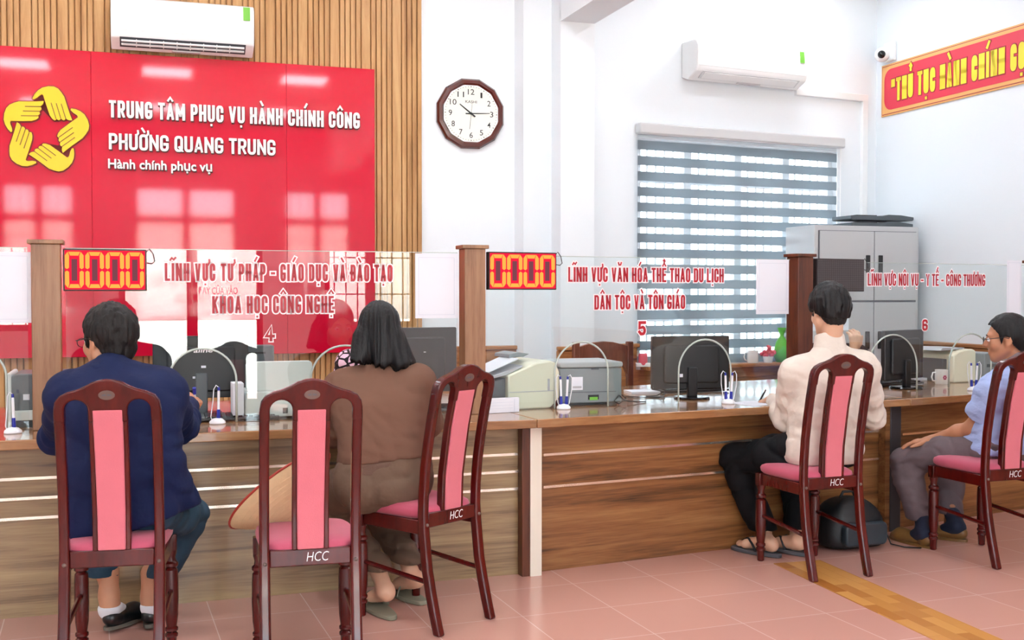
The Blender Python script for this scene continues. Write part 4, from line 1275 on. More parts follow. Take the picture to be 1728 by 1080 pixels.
# printers ---------------------------------------------------------
P = behind(scr[0], 14, .08, 708)
Y = P.y; h = H(632, Y) - CTZ
pr = thing('printer', 'grey and white printer at the far left edge of the counter', 'printer', P, aA, 'desk printers')
w_ = .36
m = MB(); m.prism(rrect(.008, w_, .07, h, .03), .0, .3, 'xz'); m.build('body', 'grey_plastic', pr, bevel=.006)
MB().prism(rrect(-.008, .014, 0, h + .004, .01), -.006, .31, 'xz').build('side_cover', 'printer_white', pr, bevel=.004, label='white side cover')
MB().box(.014, w_, .0, .3, 0, .03).build('base', 'black_plastic', pr)
MB().box(.012, w_, -.004, .29, .031, .075).build('paper_tray', 'printer_white', pr, bevel=.004)
MB().box(.06, .085, -.004, 0, .12, .145).build('sticker', 'paper', pr)

P = behind(scr[1], 414, .06, 704); Y = P.y
pr = thing('printer', 'white printer behind the empty chair with the hat, seen from the back', 'printer', P, aA, 'desk printers')
w_ = wpx(414, 528, Y); h = H(611, Y) - CTZ; hm = H(662, Y) - CTZ
MB().prism(rrect(0, w_, .01, hm, .012), .0, .26, 'xz').build('body', 'printer_white', pr, bevel=.006)
MB().prism(rrect(.004, w_, hm + .003, h, .02), .012, .03, 'xz').build('rear_flap', 'printer_white', pr, bevel=.004)
MB().box(.02, w_ - .02, .04, .24, 0, .011).build('base', 'black_plastic', pr)
m = MB(); m.box(w_ * .55, w_ * .62, -.004, .001, .025, .05); m.build('socket', 'black_plastic', pr)
MB().box(w_ * .75, w_ * .79, -.004, .001, .035, .05).build('socket', 'black_plastic', pr)
t = thing('file_box', 'dark grey flat box standing behind the white printer', 'box', P + nrm(dA) * .42 + dA * .04, aA)
MB().box(0, wpx(448, 498, Y) * 1.05, 0, .12, 0, H(584, Y + .4) - CTZ).build('box_body', 'grey_plastic', t, bevel=.005)
MB().box(.004, .1, -.002, .0, .28, .29).build('box_edge', 'black_plastic', t)
# loose papers beside the white printer
t = thing('paper_stack', 'small stack of white papers left of the white printer', 'papers', behind(scr[1], 400, .06, 690) + Vector((-.0, .0, .03)), aA)
t.location = behind(scr[1], 393, .055, 700)
m = MB(); m.prism([(0, 0), (.05, 0), (.05, .17), (.0, .17)], 0, .12, 'xz'); m.build('sheets', 'paper', t, bevel=.002)
# cream printer on counter five
P = behind(scr[2], 858, .05, 690); Y = P.y
pr = thing('printer', 'cream laser printer between the middle post and the grey printer', 'printer', P, aB, 'desk printers')
L = wpx(852, 941, Y) * 1.1; h = H(611, Y) - CTZ
side = [(0, .0), (L * .82, .0), (L, .05), (L, h - .06), (L * .93, h - .012), (L * .82, h), (L * .55, h - .008), (L * .3, h - .035), (0, h * .72)]
MB().prism(side, 0, .36, 'xz').build('body', 'printer_cream', pr, bevel=.008)
MB().box(L * .02, L * .9, -.003, .001, h * .36, h * .375).build('seam', 'printer_tray', pr)
MB().box(L * .76, L * .8, -.003, .001, h * .36, h * .62).build('seam', 'printer_tray', pr)
MB().prism([(-.075, .0), (-.001, 0), (-.001, h * .66), (-.075, h * .60)], .03, .33, 'xz').build('front_face', 'grey_plastic', pr, bevel=.006, label='dark grey output side')
MB().prism([(-.12, h * .62), (-.0, h * .72), (L * .3, h - .03), (L * .32, h - .02), (-.02, h * .78), (-.13, h * .66)], .02, .34, 'xz').build('output_tray', 'printer_tray', pr, bevel=.003)
t = thing('paper_stack', 'white printed sheets lying on top of the cream printer', 'papers', P, aB)
MB().prism([(-.14, h * .70), (L * .25, h + .008), (L * .26, h + .014), (-.13, h * .72)], .04, .25, 'xz').build('sheets', 'paper', t)
m = MB(); m.prism([(L * .2, h + .012), (L * .5, h + .016), (L * .62, h + .03), (L * .4, h + .04), (L * .22, h + .03)], .12, .3, 'xz'); m.build('folder', 'printer_grey', t, bevel=.004)
# grey printer
P = behind(scr[2], 945, .12, 690); Y = P.y
pr = thing('printer', 'grey laser printer right of the cream printer, seen from the back', 'printer', P, math.radians(16), 'desk printers')
L = wpx(938, 1050, Y); h = H(612, Y) - CTZ
MB().prism(rrect(0, L, .012, h * .86, .008), 0, .34, 'xz').build('body', 'printer_grey', pr, bevel=.005)
MB().prism(rrect(-.004, L + .004, h * .87, h, .012), -.006, .34, 'xz').build('top_cover', 'printer_light', pr, bevel=.006)
MB().box(.02, L - .02, .02, .32, 0, .013).build('base', 'black_plastic', pr)
MB().box(L * .08, L * .9, -.003, .001, h * .30, h * .315).build('seam', 'cabinet_gap', pr)
MB().box(L * .45, L * .62, -.004, .001, h * .13, h * .24).build('rear_slot', 'black_plastic', pr)
MB().box(L * .47, L * .60, -.006, -.003, h * .12, h * .19).build('slot_clip', 'green_label', pr)
MB().box(L * .50, L * .62, -.003, .001, h * .82, h * .855).build('latch', 'cabinet_gap', pr)
lb = MB().box(L * .18, L * .36, -.004, .001, h * .36, h * .66).build('rating_label', 'paper', pr, label='white rating label')
MB().box(L * .20, L * .34, -.005, -.004, h * .40, h * .45).build('label_lines', 'printer_tray', lb)
MB().tube([(L, .02, h * .25), (L + .02, -.01, .03), (L - .03, -.03, .006), (L - .05, -.02, .02), (L - .02, -.01, .05), (L + .01, -.01, .02), (L + .1, .03, .006), (L + .16, .06, .004)], .0035, 6).build('power_cord', 'cord_black', pr, smooth=True)
# card holder in front of the glass beside the middle post
P = G(822, 697, CTZ + .0005); P = P + Vector((0, -.03, 0)); Y = P.y
t = thing('paper_box', 'low white paper box in front of the cream printer', 'box', P, aB)
L = wpx(826, 887, Y); h = wpx(671, 696, Y)
MB().box(0, L, 0, .03, 0, h).build('box_body', 'paper', t, bevel=.002)
m = MB()
for z in (.3, .5, .7): m.box(.02, L * .8, -.0008, 0, h * z, h * z + .0012)
m.box(L * .84, L * .85, -.0008, 0, .006, h - .006); m.build('ruled_lines', 'paper_line', t)
# cream printer on counter six
P = at_ctr(1609, 646); Y = P.y
pr = thing('printer', 'cream rounded printer on the right counter near the mug', 'printer', P, math.radians(22), 'desk printers')
L = wpx(1607, 1657, Y) * 1.02; h = H(590, Y) - CTZ
MB().prism([(0, 0), (L, 0), (L, h * .8), (L * .93, h * .96), (L * .8, h), (L * .5, h * .985), (L * .2, h * .93), (0, h * .82)], 0, .34, 'xz').build('body', 'printer_cream', pr, bevel=.008)
MB().prism([(-.07, h * .95), (L * .6, h * .99), (L * .75, h * 1.03), (-.04, h * 1.05)], .05, .3, 'xz').build('output_tray', 'printer_tray', pr, bevel=.003)
MB().box(-.03, .0, .06, .3, 0, h * .7).build('front_face', 'grey_plastic', pr, bevel=.004)
t = thing('computer_case', 'dark grey box right of the cream printer on the right counter', 'box', at_ctr(1661, 646), math.radians(24))
MB().box(.0, .16, 0, .3, 0, .19).build('box_body', 'printer_grey', t, bevel=.005)
MB().box(.02, .14, -.002, 0, .1, .12).build('front_slot', 'grey_plastic', t)
# mugs
def mug(P, label, r=.042, h=.092, ang=0.0, flower=True):
    o = thing('mug', label, 'mug', P, ang)
    MB().lathe([(r * .9, 0), (r, .006), (r, h), (r - .004, h), (r - .005, .008), (.001, .008)], 28, cap=False).build('cup', 'mug_white', o, smooth=40)
    pts = [(-r + .002, 0, h * .82), (-r - .02, 0, h * .8), (-r - .028, 0, h * .5), (-r - .02, 0, h * .25), (-r + .002, 0, h * .2)]
    MB().tube(pts, .005, 8).build('handle', 'mug_white', o, smooth=True)
    if flower:
        m = MB()
        for k in range(6):
            a = k * 1.05; m.ball((math.cos(a) * .008 - .003, -r - .0005 + abs(math.cos(a)) * .0008, h * .48 + math.sin(a) * .010), (.006, .0015, .006), 8, 5)
        m.build('printed_flower', 'mug_flower', o, smooth=True, label='printed pink flower')
    return o
mug(at_ctr(1589, 648), 'white mug with a pink flower on the right counter', ang=math.radians(10))
t = thing('paper_stack', 'loose white papers beside the flowered mug', 'papers', at_ctr(1545, 642) + Vector((0, .06, 0)), math.radians(25))
m = MB(); m.prism([(-.2, -.09), (.12, -.1), (.16, .08), (-.18, .11)], 0, .018); m.prism([(.0, -.05), (.13, -.07), (.15, .05), (.02, .08)], .018, .045); m.build('sheets', 'paper', t)
t = thing('paper_stack', 'white papers under the monitor in front of the blind', 'papers', at_ctr(1092, 663), math.radians(18))
m = MB(); m.prism([(-.12, -.05), (.10, -.06), (.11, .1), (-.1, .11)], 0, .012); m.build('sheets', 'paper', t)
# application form under the hand of the ivory-clad visitor
t = thing('form_sheet', 'white form sheet under the hand of the visitor in ivory', 'paper', at_ctr(1280, 682), math.radians(30))
m = MB(); m.prism([(-.10, -.07), (.12, -.07), (.12, .14), (-.10, .14)], 0, .0012); sh_ = m.build('sheet', 'paper', t)
m = MB()
for k in range(6): m.box(-.085, .1, -.055 + k * .03, -.053 + k * .03, .0012, .0016)
m.build('printed_lines', 'paper_line', sh_)
# wire loops and leads on the desk five
t = thing('cable', 'thin black cable lying left of the monitor in front of the blind', 'cable', at_ctr(1075, 672))
MB().tube([(-.06, .06, .004), (.02, .02, .004), (.12, -.01, .004), (.15, .02, .006), (.16, .07, .03), (.12, .09, .006), (.06, .08, .004), (.1, .03, .004), (.16, .03, .004)], .003, 6).build('cable_run', 'cord_black', t, smooth=True)
# pen stands ---------------------------------------------------------
def pen_stand(P, ang, label, tilt=0.0, two=True, lean=0.0):
    o = thing('pen_stand', label, 'pen stand', P, ang, 'pen stands on the counter')
    MB().lathe([(.034, 0), (.036, .004), (.034, .012), (.022, .022), (.008, .026)], 24).build('base', 'pen_white', o, smooth=40)
    for k, x in enumerate((-.012, .014) if two else (.004,)):
        d = Vector((math.sin(lean) + (-.03 if k == 0 else .05), 0, 1)).normalized(); b = Vector((x, 0, .024))
        pn = MB().tube([b, b + d * .04], [.0085, .0075], 10).build('pen_socket', 'pen_blue', o, smooth=40, label='blue pen socket')
        pe = MB().tube([b + d * .03, b + d * .12, b + d * .128], [.0058, .0058, .004], 10).build('pen', 'pen_white', o, smooth=40)
        MB().tube([b + d * .125, b + d * .14], [.0055, .005], 10).build('pen_tip', 'pen_blue', pe, smooth=40)
        s = -1 if k == 0 else 1
        MB().tube([b + d * .138, b + d * .148 + Vector((s * .012, 0, 0)), b + d * .13 + Vector((s * .022, 0, 0)), b + d * .08 + Vector((s * .024, -.004, 0)), Vector((s * .028, -.006, .03)), Vector((s * .02, -.01, .012))], .0022, 6).build('pen_cord', 'pen_white', o, smooth=True)
    return o
pen_stand(at_ctr(22, 731), 0, 'white and blue pen stand at the far left of the counter', lean=.0, two=False)
pen_stand(at_ctr(367, 715), 0, 'white and blue pen stand beside the navy jacket', two=False, lean=.05)
pen_stand(at_ctr(951, 690), 0, 'white and blue pen stand in front of the grey printer')
pen_stand(at_ctr(1229, 681), 0, 'white and blue pen stand in front of the black monitor')
pen_stand(at_ctr(1643, 659), 0, 'white and blue pen stand by the blue shirt sleeve')
# sill things
mug(on_sill(1270, 612, .12), 'white mug on the window sill', .045, .10, math.radians(10), False)
t = thing('flower_pot', 'pink flowers in a pot on the window sill', 'flowers', on_sill(1296, 612, .12), 0)
MB().lathe([(.035, 0), (.045, .05), (.043, .05), (.03, .01)], 18).build('pot', 'mug_white', t, smooth=40)
m = MB()
for k in range(26):
    a = RNG.uniform(0, 6.28); r = RNG.uniform(0, .06); z = .055 + RNG.uniform(0, .09) * (1 - r / .09)
    m.ball((r * math.cos(a), r * math.sin(a) * .5, z), RNG.uniform(.012, .02), 8, 5)
m.build('blossoms', 'flower_pink', t, smooth=True)
t = thing('plastic_bag', 'bright green tied plastic bag on the window sill', 'bag', on_sill(1319, 612, .12), 0)
zt_ = H(553, t.location.y) - SZ
MB().lathe([(.045, 0), (.066, .05), (.064, zt_ * .35), (.045, zt_ * .6), (.018, zt_ * .74), (.014, zt_ * .78), (.03, zt_ * .92), (.036, zt_), (.002, zt_ * .95)], 14).build('bag_body', 'leaf_green', t, smooth=True)
t = thing('tissue_roll', 'pink roll in a white tray at the left end of the sill', 'roll', on_sill(1085, 612, .12), 0)
MB().box(-.055, .055, -.03, .03, 0, .03).build('tray', 'mug_white', t, bevel=.004)
MB().lathe([(.03, 0), (.034, .01), (.034, .08), (.028, .09)], 18, (0, 0, .012)).build('roll_body', 'flower_pink', t, smooth=40)

# ------------------------------------------------------------------ conical hat on the empty chair
rc_, ap_ = W(473, 826, 4.15), W(523, 893, 4.10)
ax = (ap_ - rc_).normalized(); hl = (ap_ - rc_).length
t = thing('conical_hat', 'woven straw conical hat with a red rim leaning on the empty chair', 'hat', rc_)
R = .222
q = Vector((0, 0, 1)).rotation_difference(ax).to_matrix()
prof = [(R, 0), (R * .985, .006)] + [(R * (1 - k / 14), .006 + (hl - .006) * (k / 14)) for k in range(1, 14)] + [(.006, hl - .002), (.001, hl)]
inner = [(R * (1 - k / 14) - .004, -.002 + (hl - .01) * (k / 14)) for k in range(13, -1, -1)]
MB().lathe(prof + inner, 48, (0, 0, 0), ax, cap=False).build('cone', 'straw', t, smooth=35)
ring = [q @ Vector((R * math.cos(2 * math.pi * i / 48), R * math.sin(2 * math.pi * i / 48), .001)) for i in range(48)]
MB().tube(ring, .0045, 8, closed=True).build('rim', 'straw_rim', t, smooth=True, label='red bound rim')
m = MB()
for k in range(2, 13):
    r = R * (1 - k / 14) + .0006; z = .006 + (hl - .006) * k / 14
    m.tube([q @ Vector((r * math.cos(2 * math.pi * i / 40), r * math.sin(2 * math.pi * i / 40), z)) for i in range(40)], .0011, 4, closed=True)
m.build('hoop_stitching', 'straw', t)
# ------------------------------------------------------------------ backpack under the ivory visitor's chair
bp = G(1436, 930); bp.z = 0
t = thing('backpack', 'black backpack on the floor under the ivory visitor\'s chair', 'backpack', (bp.x + .02, bp.y + .13, .001), math.radians(20))
n = 28; v = []; f = []
lay = [(0, .155, .11), (.02, .18, .13), (.08, .185, .135), (.15, .175, .125), (.21, .145, .105), (.25, .09, .07), (.262, .03, .025)]
for z, a, b in lay:
    for i in range(n):
        th = 2 * math.pi * i / n; c, s = math.cos(th), math.sin(th); e = .6
        dd = 1 + .03 * math.sin(5 * th + z * 30)
        v.append((math.copysign(abs(c) ** e, c) * a * dd, math.copysign(abs(s) ** e, s) * b * dd, z))
for j in range(len(lay) - 1):
    for i in range(n): f.append((j * n + i, j * n + (i + 1) % n, (j + 1) * n + (i + 1) % n, (j + 1) * n + i))
f += [tuple(range(n))[::-1], tuple((len(lay) - 1) * n + i for i in range(n))]
MB().add(v, f).build('bag_body', 'backpack_black', t, smooth=True, subsurf=1)
MB().prism(rrect(-.13, .13, .03, .15, .03), -.165, -.12, 'xz').build('front_pocket', 'backpack_sheen', t, bevel=.012, seg=3)
MB().tube([(-.05, 0, .25), (-.03, 0, .285), (.03, 0, .285), (.05, 0, .25)], .008, 8).build('grab_handle', 'backpack_black', t, smooth=True)
MB().tube([(.17, -.02, .12), (.21, -.05, .06), (.2, -.1, .012), (.24, -.16, .006), (.31, -.2, .005)], .012, 6, flat=.3).build('strap', 'black_plastic', t, smooth=True, label='strap trailing on the floor')
# ------------------------------------------------------------------ smooth bodies: blended round shapes meshed as one skin
def V3(p): return np.array([p[0], p[1], p[2]], dtype=np.float32)
def smin(a, b, k):
    h = np.clip(.5 + .5 * (b - a) / k, 0, 1)
    return b * (1 - h) + a * h - k * h * (1 - h)
def d_cap(P, p0, p1, r0, r1):
    a, b = V3(p0), V3(p1); ba = b - a
    t = np.clip(((P - a) @ ba) / max(1e-9, float(ba @ ba)), 0, 1)
    q = P - a - t[:, None] * ba
    return np.sqrt((q * q).sum(1)) - (r0 + (r1 - r0) * t)
def d_ell(P, c, r, R=None):
    q = P - V3(c)
    if R is not None: q = q @ R            # columns of R are the local axes
    r = np.array(r, dtype=np.float32)
    k0 = np.sqrt(((q / r) ** 2).sum(1)); k1 = np.sqrt(((q / (r * r)) ** 2).sum(1))
    return k0 * (k0 - 1.0) / np.maximum(k1, 1e-6)
def C(p0, p1, r0, r1=None): return ('c', p0, p1, r0, r0 if r1 is None else r1)
def E(c, r, R=None): return ('e', c, r, R)
def ev(P, prims, k):
    d = None
    for p in prims:
        e = d_cap(P, *p[1:]) if p[0] == 'c' else d_ell(P, *p[1:])
        d = e if d is None else smin(d, e, k)
    return d
def bounds(prims):
    lo, hi = [], []
    for p in prims:
        if p[0] == 'c':
            for q, r in ((p[1], p[3]), (p[2], p[4])): lo.append(V3(q) - r); hi.append(V3(q) + r)
        else:
            r = max(p[2]); lo.append(V3(p[1]) - r); hi.append(V3(p[1]) + r)
    return np.min(lo, 0), np.max(hi, 0)
def vnoise(P, seed=0):
    Q = P + seed * 17.31
    i = np.floor(Q).astype(np.int64); f = (Q - i).astype(np.float32); f = f * f * (3 - 2 * f)
    def h(ix, iy, iz):
        n = (ix * 374761393 + iy * 668265263 + iz * 1274126177) & 0xffffffff
        n = ((n ^ (n >> 13)) * 1103515245) & 0xffffffff
        return ((n ^ (n >> 16)) & 0xffff).astype(np.float32) / 65535.0
    o = 0
    for dx in (0, 1):
        for dy in (0, 1):
            for dz in (0, 1):
                w = (f[:, 0] if dx else 1 - f[:, 0]) * (f[:, 1] if dy else 1 - f[:, 1]) * (f[:, 2] if dz else 1 - f[:, 2])
                o = o + w * h(i[:, 0] + dx, i[:, 1] + dy, i[:, 2] + dz)
    return o * 2 - 1
def surf(groups, res, post=None, kk=.02, grow=.03):
    """groups: [(blend, [shapes])]; returns vertices and quads of the blended skin"""
    allp = [p for _, g in groups for p in g]
    lo, hi = bounds(allp); lo = lo - grow; hi = hi + grow
    n = np.ceil((hi - lo) / res).astype(int) + 1
    xs = [lo[i] + res * np.arange(n[i], dtype=np.float32) for i in range(3)]
    X, Y, Z = np.meshgrid(*xs, indexing='ij')
    P = np.stack([X.ravel(), Y.ravel(), Z.ravel()], 1).astype(np.float32)
    D = np.empty(len(P), dtype=np.float32)
    step = 400000
    for s in range(0, len(P), step):
        Q = P[s:s + step]; d = None
        for k, g in groups:
            e = ev(Q, g, k); d = e if d is None else smin(d, e, kk)
        if post is not None: d = post(Q, d)
        D[s:s + step] = d
    D = D.reshape(n)
    ins = D < 0
    c = np.zeros(n - 1, dtype=np.int8)
    offs = [(i, j, k) for i in (0, 1) for j in (0, 1) for k in (0, 1)]
    for i, j, k in offs: c += ins[i:n[0] - 1 + i, j:n[1] - 1 + j, k:n[2] - 1 + k]
    act = (c > 0) & (c < 8)
    I = np.argwhere(act)
    idx = -np.ones(n - 1, dtype=np.int64); idx[act] = np.arange(len(I))
    acc = np.zeros((len(I), 3)); cnt = np.zeros(len(I))
    for a in offs:
        for ax in range(3):
            if a[ax]: continue
            b = list(a); b[ax] = 1
            da = D[I[:, 0] + a[0], I[:, 1] + a[1], I[:, 2] + a[2]]; db = D[I[:, 0] + b[0], I[:, 1] + b[1], I[:, 2] + b[2]]
            m = (da < 0) != (db < 0)
            t = np.where(m, da / np.where(m, da - db, 1), 0)
            for q in range(3):
                acc[:, q] += np.where(m, a[q] + (t if q == ax else 0), 0)
            cnt += m
    V = (I + acc / cnt[:, None]) * res + lo
    F = []
    for ax in range(3):
        u, v = [(1, 2), (2, 0), (0, 1)][ax]
        sl0 = [slice(None)] * 3; sl1 = [slice(None)] * 3
        sl0[ax] = slice(0, n[ax] - 1); sl1[ax] = slice(1, n[ax])
        s0, s1 = ins[tuple(sl0)], ins[tuple(sl1)]
        ch = np.argwhere(s0 != s1)
        ch = ch[(ch[:, u] > 0) & (ch[:, v] > 0) & (ch[:, u] < n[u] - 1) & (ch[:, v] < n[v] - 1)]
        flip = s0[ch[:, 0], ch[:, 1], ch[:, 2]]
        q = []
        for du, dv in ((1, 1), (0, 1), (0, 0), (1, 0)):
            g = ch.copy(); g[:, u] -= du; g[:, v] -= dv
            q.append(idx[g[:, 0], g[:, 1], g[:, 2]])
        q = np.stack(q, 1)
        q[~flip] = q[~flip][:, ::-1]
        F.append(q)
    F = np.concatenate(F)
    # one gentle relaxation
    for _ in range(1):
        A = np.zeros_like(V); N = np.zeros(len(V))
        for i in range(4):
            np.add.at(A, F[:, i], V[F[:, (i + 1) % 4]]); np.add.at(N, F[:, i], 1)
            np.add.at(A, F[:, i], V[F[:, (i + 3) % 4]]); np.add.at(N, F[:, i], 1)
        V = V * .5 + .5 * A / np.maximum(N, 1)[:, None]
    return V, F
def skin_mesh(name, pieces, material, parent=None, origin=(0, 0, 0), label=None):
    Vs, Fs, o = [], [], 0
    for v, f in pieces:
        Vs.append(v); Fs.append(f + o); o += len(v)
    V = np.concatenate(Vs) - np.array(origin); F = np.concatenate(Fs)
    me = bpy.data.meshes.new(name)
    me.from_pydata([tuple(p) for p in V], [], [tuple(int(i) for i in f) for f in F]); me.update()
    me.polygons.foreach_set('use_smooth', [True] * len(me.polygons))
    me.materials.append(MATS[material])
    o = bpy.data.objects.new(name, me); COL.objects.link(o)
    if parent is not None: o.parent = parent
    if label: o['label'] = label
    return o
def unit(v):
    v = V3(v); return v / max(1e-9, np.linalg.norm(v))
def head_frame(fwd, up=(0, 0, 1)):
    f = unit(fwd); r = unit(np.cross(f, V3(up))); u = np.cross(r, f)
    return np.stack([r, f, u], 1)          # columns: right, forward, up
def plane_cut(p, n):
    p, n = V3(p), unit(n)
    return lambda P: (P - p) @ n           # positive on the side n points to (removed)
def hand_shapes(wrist, fdir, back, thumb_side, curl=.5, spread=.12, scale=1.0, thumb=.5, curls=None):
    """palm and five jointed fingers; fdir: pointing, back: back of the hand, thumb_side: +1/-1 along fdir x back"""
    w = V3(wrist); f = unit(fdir); b = unit(V3(back) - f * float(V3(back) @ f)); s = np.cross(f, b) * thumb_side
    S = scale; sh = [C(w, w + f * .03 * S, .024 * S, .022 * S)]
    offs = [.030, .0105, -.0095, -.028]; lens = [.070, .079, .073, .057]; mc = [.087, .089, .085, .078]
    fin = []
    for i in range(4):
        k = w + f * mc[i] * S + s * offs[i] * S
        sh.append(C(w + f * .02 * S + s * offs[i] * .5 * S, k, .0135 * S, .0118 * S))
        d = unit(f + s * (offs[i] / .03) * spread); p = k
        c_ = (curls[i] if curls else curl)
        for j, (q, ra, rb) in enumerate(((.45, .0102, .0095), (.30, .0095, .0085), (.25, .0085, .007))):
            a = c_ * (.55 if j == 0 else .75)
            d = unit(d * math.cos(a) - b * math.sin(a) * 1.0)
            e = p + d * lens[i] * q * S
            fin.append(C(p, e, ra * S, rb * S)); p = e
            # keep the bend plane: rotate back vector with the finger
            b2 = unit(b - d * float(b @ d)); b_loc = b2
        
    t0 = w + f * .022 * S + s * .022 * S; td = unit(s * .75 + f * .75 - b * thumb)
    t1 = t0 + td * .042 * S; td2 = unit(td * .8 + f * .55 - b * thumb * .4); t2 = t1 + td2 * .032 * S; t3 = t2 + unit(td2 + f * .2) * .026 * S
    th = [C(t0, t1, .0145 * S, .0115 * S), C(t1, t2, .0115 * S, .0098 * S), C(t2, t3, .0098 * S, .0078 * S)]
    return [(.012, sh), (.003, fin + th)]
def torso_shapes(J, add=0.0, hip=.1, chest=.108, depth=1.0):
    r = unit(V3(J['SR']) - V3(J['SL'])); out = []
    P, Wt, Ch, N = V3(J['P']), V3(J['W']), V3(J['C']), V3(J['N'])
    for s in (-1, 1):
        p, w, c = P + s * r * .078, Wt + s * r * .062, Ch + s * r * .078
        S_ = V3(J['SR'] if s > 0 else J['SL'])
        out += [C(p, w, hip + add, .098 + add), C(w, c, .098 + add, chest + add), C(c, c * .35 + S_ * .65, chest * .95 + add, .062 + add)]
        out.append(C(S_ - V3((0, 0, .008)), N - V3((0, 0, .035)), .056 + add, .052 + add))
    out.append(C(P, Wt, hip + add, .098 + add)); out.append(C(Wt, Ch, .098 + add, chest + add)); out.append(C(Ch, N - V3((0, 0, .04)), chest * .9 + add, .055 + add))
    return out
def arm_shapes(J, s, add=0.0, upto=1.0, up=.046, el=.037, wr=.027):
    S_, E_, W_ = V3(J['S' + s]), V3(J['E' + s]), V3(J['H' + s])
    e = E_ + (W_ - E_) * upto
    return [C(S_, S_ + (E_ - S_) * .5, .054 + add, up + add), C(S_ + (E_ - S_) * .5, E_, up + add, el + add), C(E_, E_ + (e - E_) * .35, el + add, el * 1.02 + add),
            C(E_ + (e - E_) * .35, e, el * 1.02 + add, wr + add)]
def leg_shapes(J, s, add=0.0, thigh=.082, knee=.056, calf=.052, ank=.036, upto=1.0):
    r = unit(V3(J['SR']) - V3(J['SL'])) * (1 if s == 'R' else -1)
    H_ = V3(J.get('Hip' + s, V3(J['P']) + r * .085)); K, A = V3(J['K' + s]), V3(J['A' + s])
    a = K + (A - K) * upto
    return [C(H_, H_ + (K - H_) * .5, thigh + add, thigh * .9 + add), C(H_ + (K - H_) * .5, K, thigh * .9 + add, knee + add),
            C(K, K + (a - K) * .3, knee + add, calf + add), C(K + (a - K) * .3, a, calf + add, ank + add)]
def head_shapes(c, R, jaw=1.0):
    c = V3(c); T = lambda x, y, z: c + R @ V3((x, y, z))
    main = [E(T(0, -.010, .026), (.0755, .094, .088), R), E(T(0, .026, -.034), (.058 * jaw, .062, .078), R), C(T(-.012, .062, -.096), T(.012, .062, -.096), .020),
            C(T(-.034, .078, .022), T(.034, .078, .022), .0125), E(T(-.042, .054, -.026), (.024, .026, .026), R), E(T(.042, .054, -.026), (.024, .026, .026), R)]
    for s in (-1, 1): main.append(C(T(s * .058 * jaw, -.004, -.05), T(s * .022, .056, -.092), .02, .019))
    nose = [C(T(0, .088, .008), T(0, .107, -.026), .008, .0115), C(T(-.011, .094, -.032), T(.011, .094, -.032), .008),
            C(T(-.019, .083, -.058), T(.019, .083, -.058), .0075), C(T(-.015, .083, -.069), T(.015, .083, -.069), .008)]
    ears = []
    for s in (-1, 1):
        Re = R @ np.array(Matrix.Rotation(s * math.radians(18), 3, 'Z') @ Matrix.Rotation(math.radians(-8), 3, 'X'), dtype=np.float32)
        ears += [E(T(s * .079, -.010, -.002), (.0085, .0185, .030), Re), E(T(s * .079, -.003, -.026), (.008, .010, .013), Re)]
    return [(.022, main), (.008, nose), (.005, ears)]
def head_post(c, R):
    c = V3(c)
    holes = [c + R @ V3((s * .031, .099, .001)) for s in (-1, 1)]
    hollow = [c + R @ V3((s * .090, -.006, .0)) for s in (-1, 1)]
    def f(P, d):
        for h in holes:
            e = np.sqrt(((P - h) ** 2).sum(1)) - .016
            d = -smin(-d, e, .008)
        for h in hollow:
            e = d_ell(P, h, (.007, .010, .017), R); d = -smin(-d, e, .004)
        return d
    return f
def hair_cap(c, R, thick=.012, zline=None, strand=.004, seed=1, top=0.0, back=0.0, res=.0045, parts=None, extra=None, stretch=(95, 95, 16)):
    c = V3(c); T = lambda x, y, z: c + R @ V3((x, y, z))
    sh = [E(T(0, -.012, .030 + top * .5), (.0765 + thick, .094 + thick, .088 + thick + top * .5), R), E(T(0, -.052, -.030), (.060 + thick * .4, .045 + thick * .5, .060), R)]
    for s in (-1, 1): sh.append(C(T(s * .068, -.02, -.0), T(s * .074, .022, -.012), .012 + thick * .3, .006))
    if extra: sh += extra(T)
    zl = zline or ([-.13, -.085, -.06, -.03, -.008, .012, .026, .034, .062, .12], [-.078, -.075, -.066, -.03, .012, .012, -.03, .028, .066, .078])
    def post(P, d):
        L = (P - c) @ R
        ang = np.arctan2(L[:, 0], L[:, 1])
        q = np.stack([ang * stretch[0] * .12, np.sqrt(L[:, 0] ** 2 + L[:, 1] ** 2) * stretch[1], L[:, 2] * stretch[2]], 1)
        d = d + strand * vnoise(q, seed) + strand * .6 * vnoise(L * 55, seed + 3)
        z = np.interp(L[:, 1], zl[0], zl[1]) + .006 * vnoise(q * 2.0, seed + 5)
        d = np.maximum(d, z - L[:, 2])
        return d
    return surf([(.02, sh)], res, post)
def folds(amp, freq, seed, dirs=(1, 1, 1)):
    dirs = np.array(dirs, dtype=np.float32)
    def f(P, d):
        w_ = np.stack([vnoise(P * 5, seed + 7), vnoise(P * 5, seed + 8), vnoise(P * 5, seed + 9)], 1) * .35
        n = vnoise(P * (freq * dirs) + w_, seed)
        n2 = vnoise(P * (freq * 1.9 * dirs) + 5 + w_, seed + 1)
        return d + amp * 1.5 * (1 - np.abs(n)) ** 4 + amp * .8 * (1 - np.abs(n2)) ** 5 - amp * .8
    return f
def rings(P, d, c, axis, wl=.045, amp=.005, sig=.09, seed=3):
    """cloth gathered in folds across an axis near c"""
    q = P - V3(c); s = q @ unit(axis); r2 = (q * q).sum(1)
    ph = 1.6 * vnoise(P * 9, seed) + .8 * vnoise(P * 21, seed + 1)
    return d + amp * np.sin(6.283 * s / wl + ph * 1.9) * np.exp(-r2 / (2 * sig * sig))
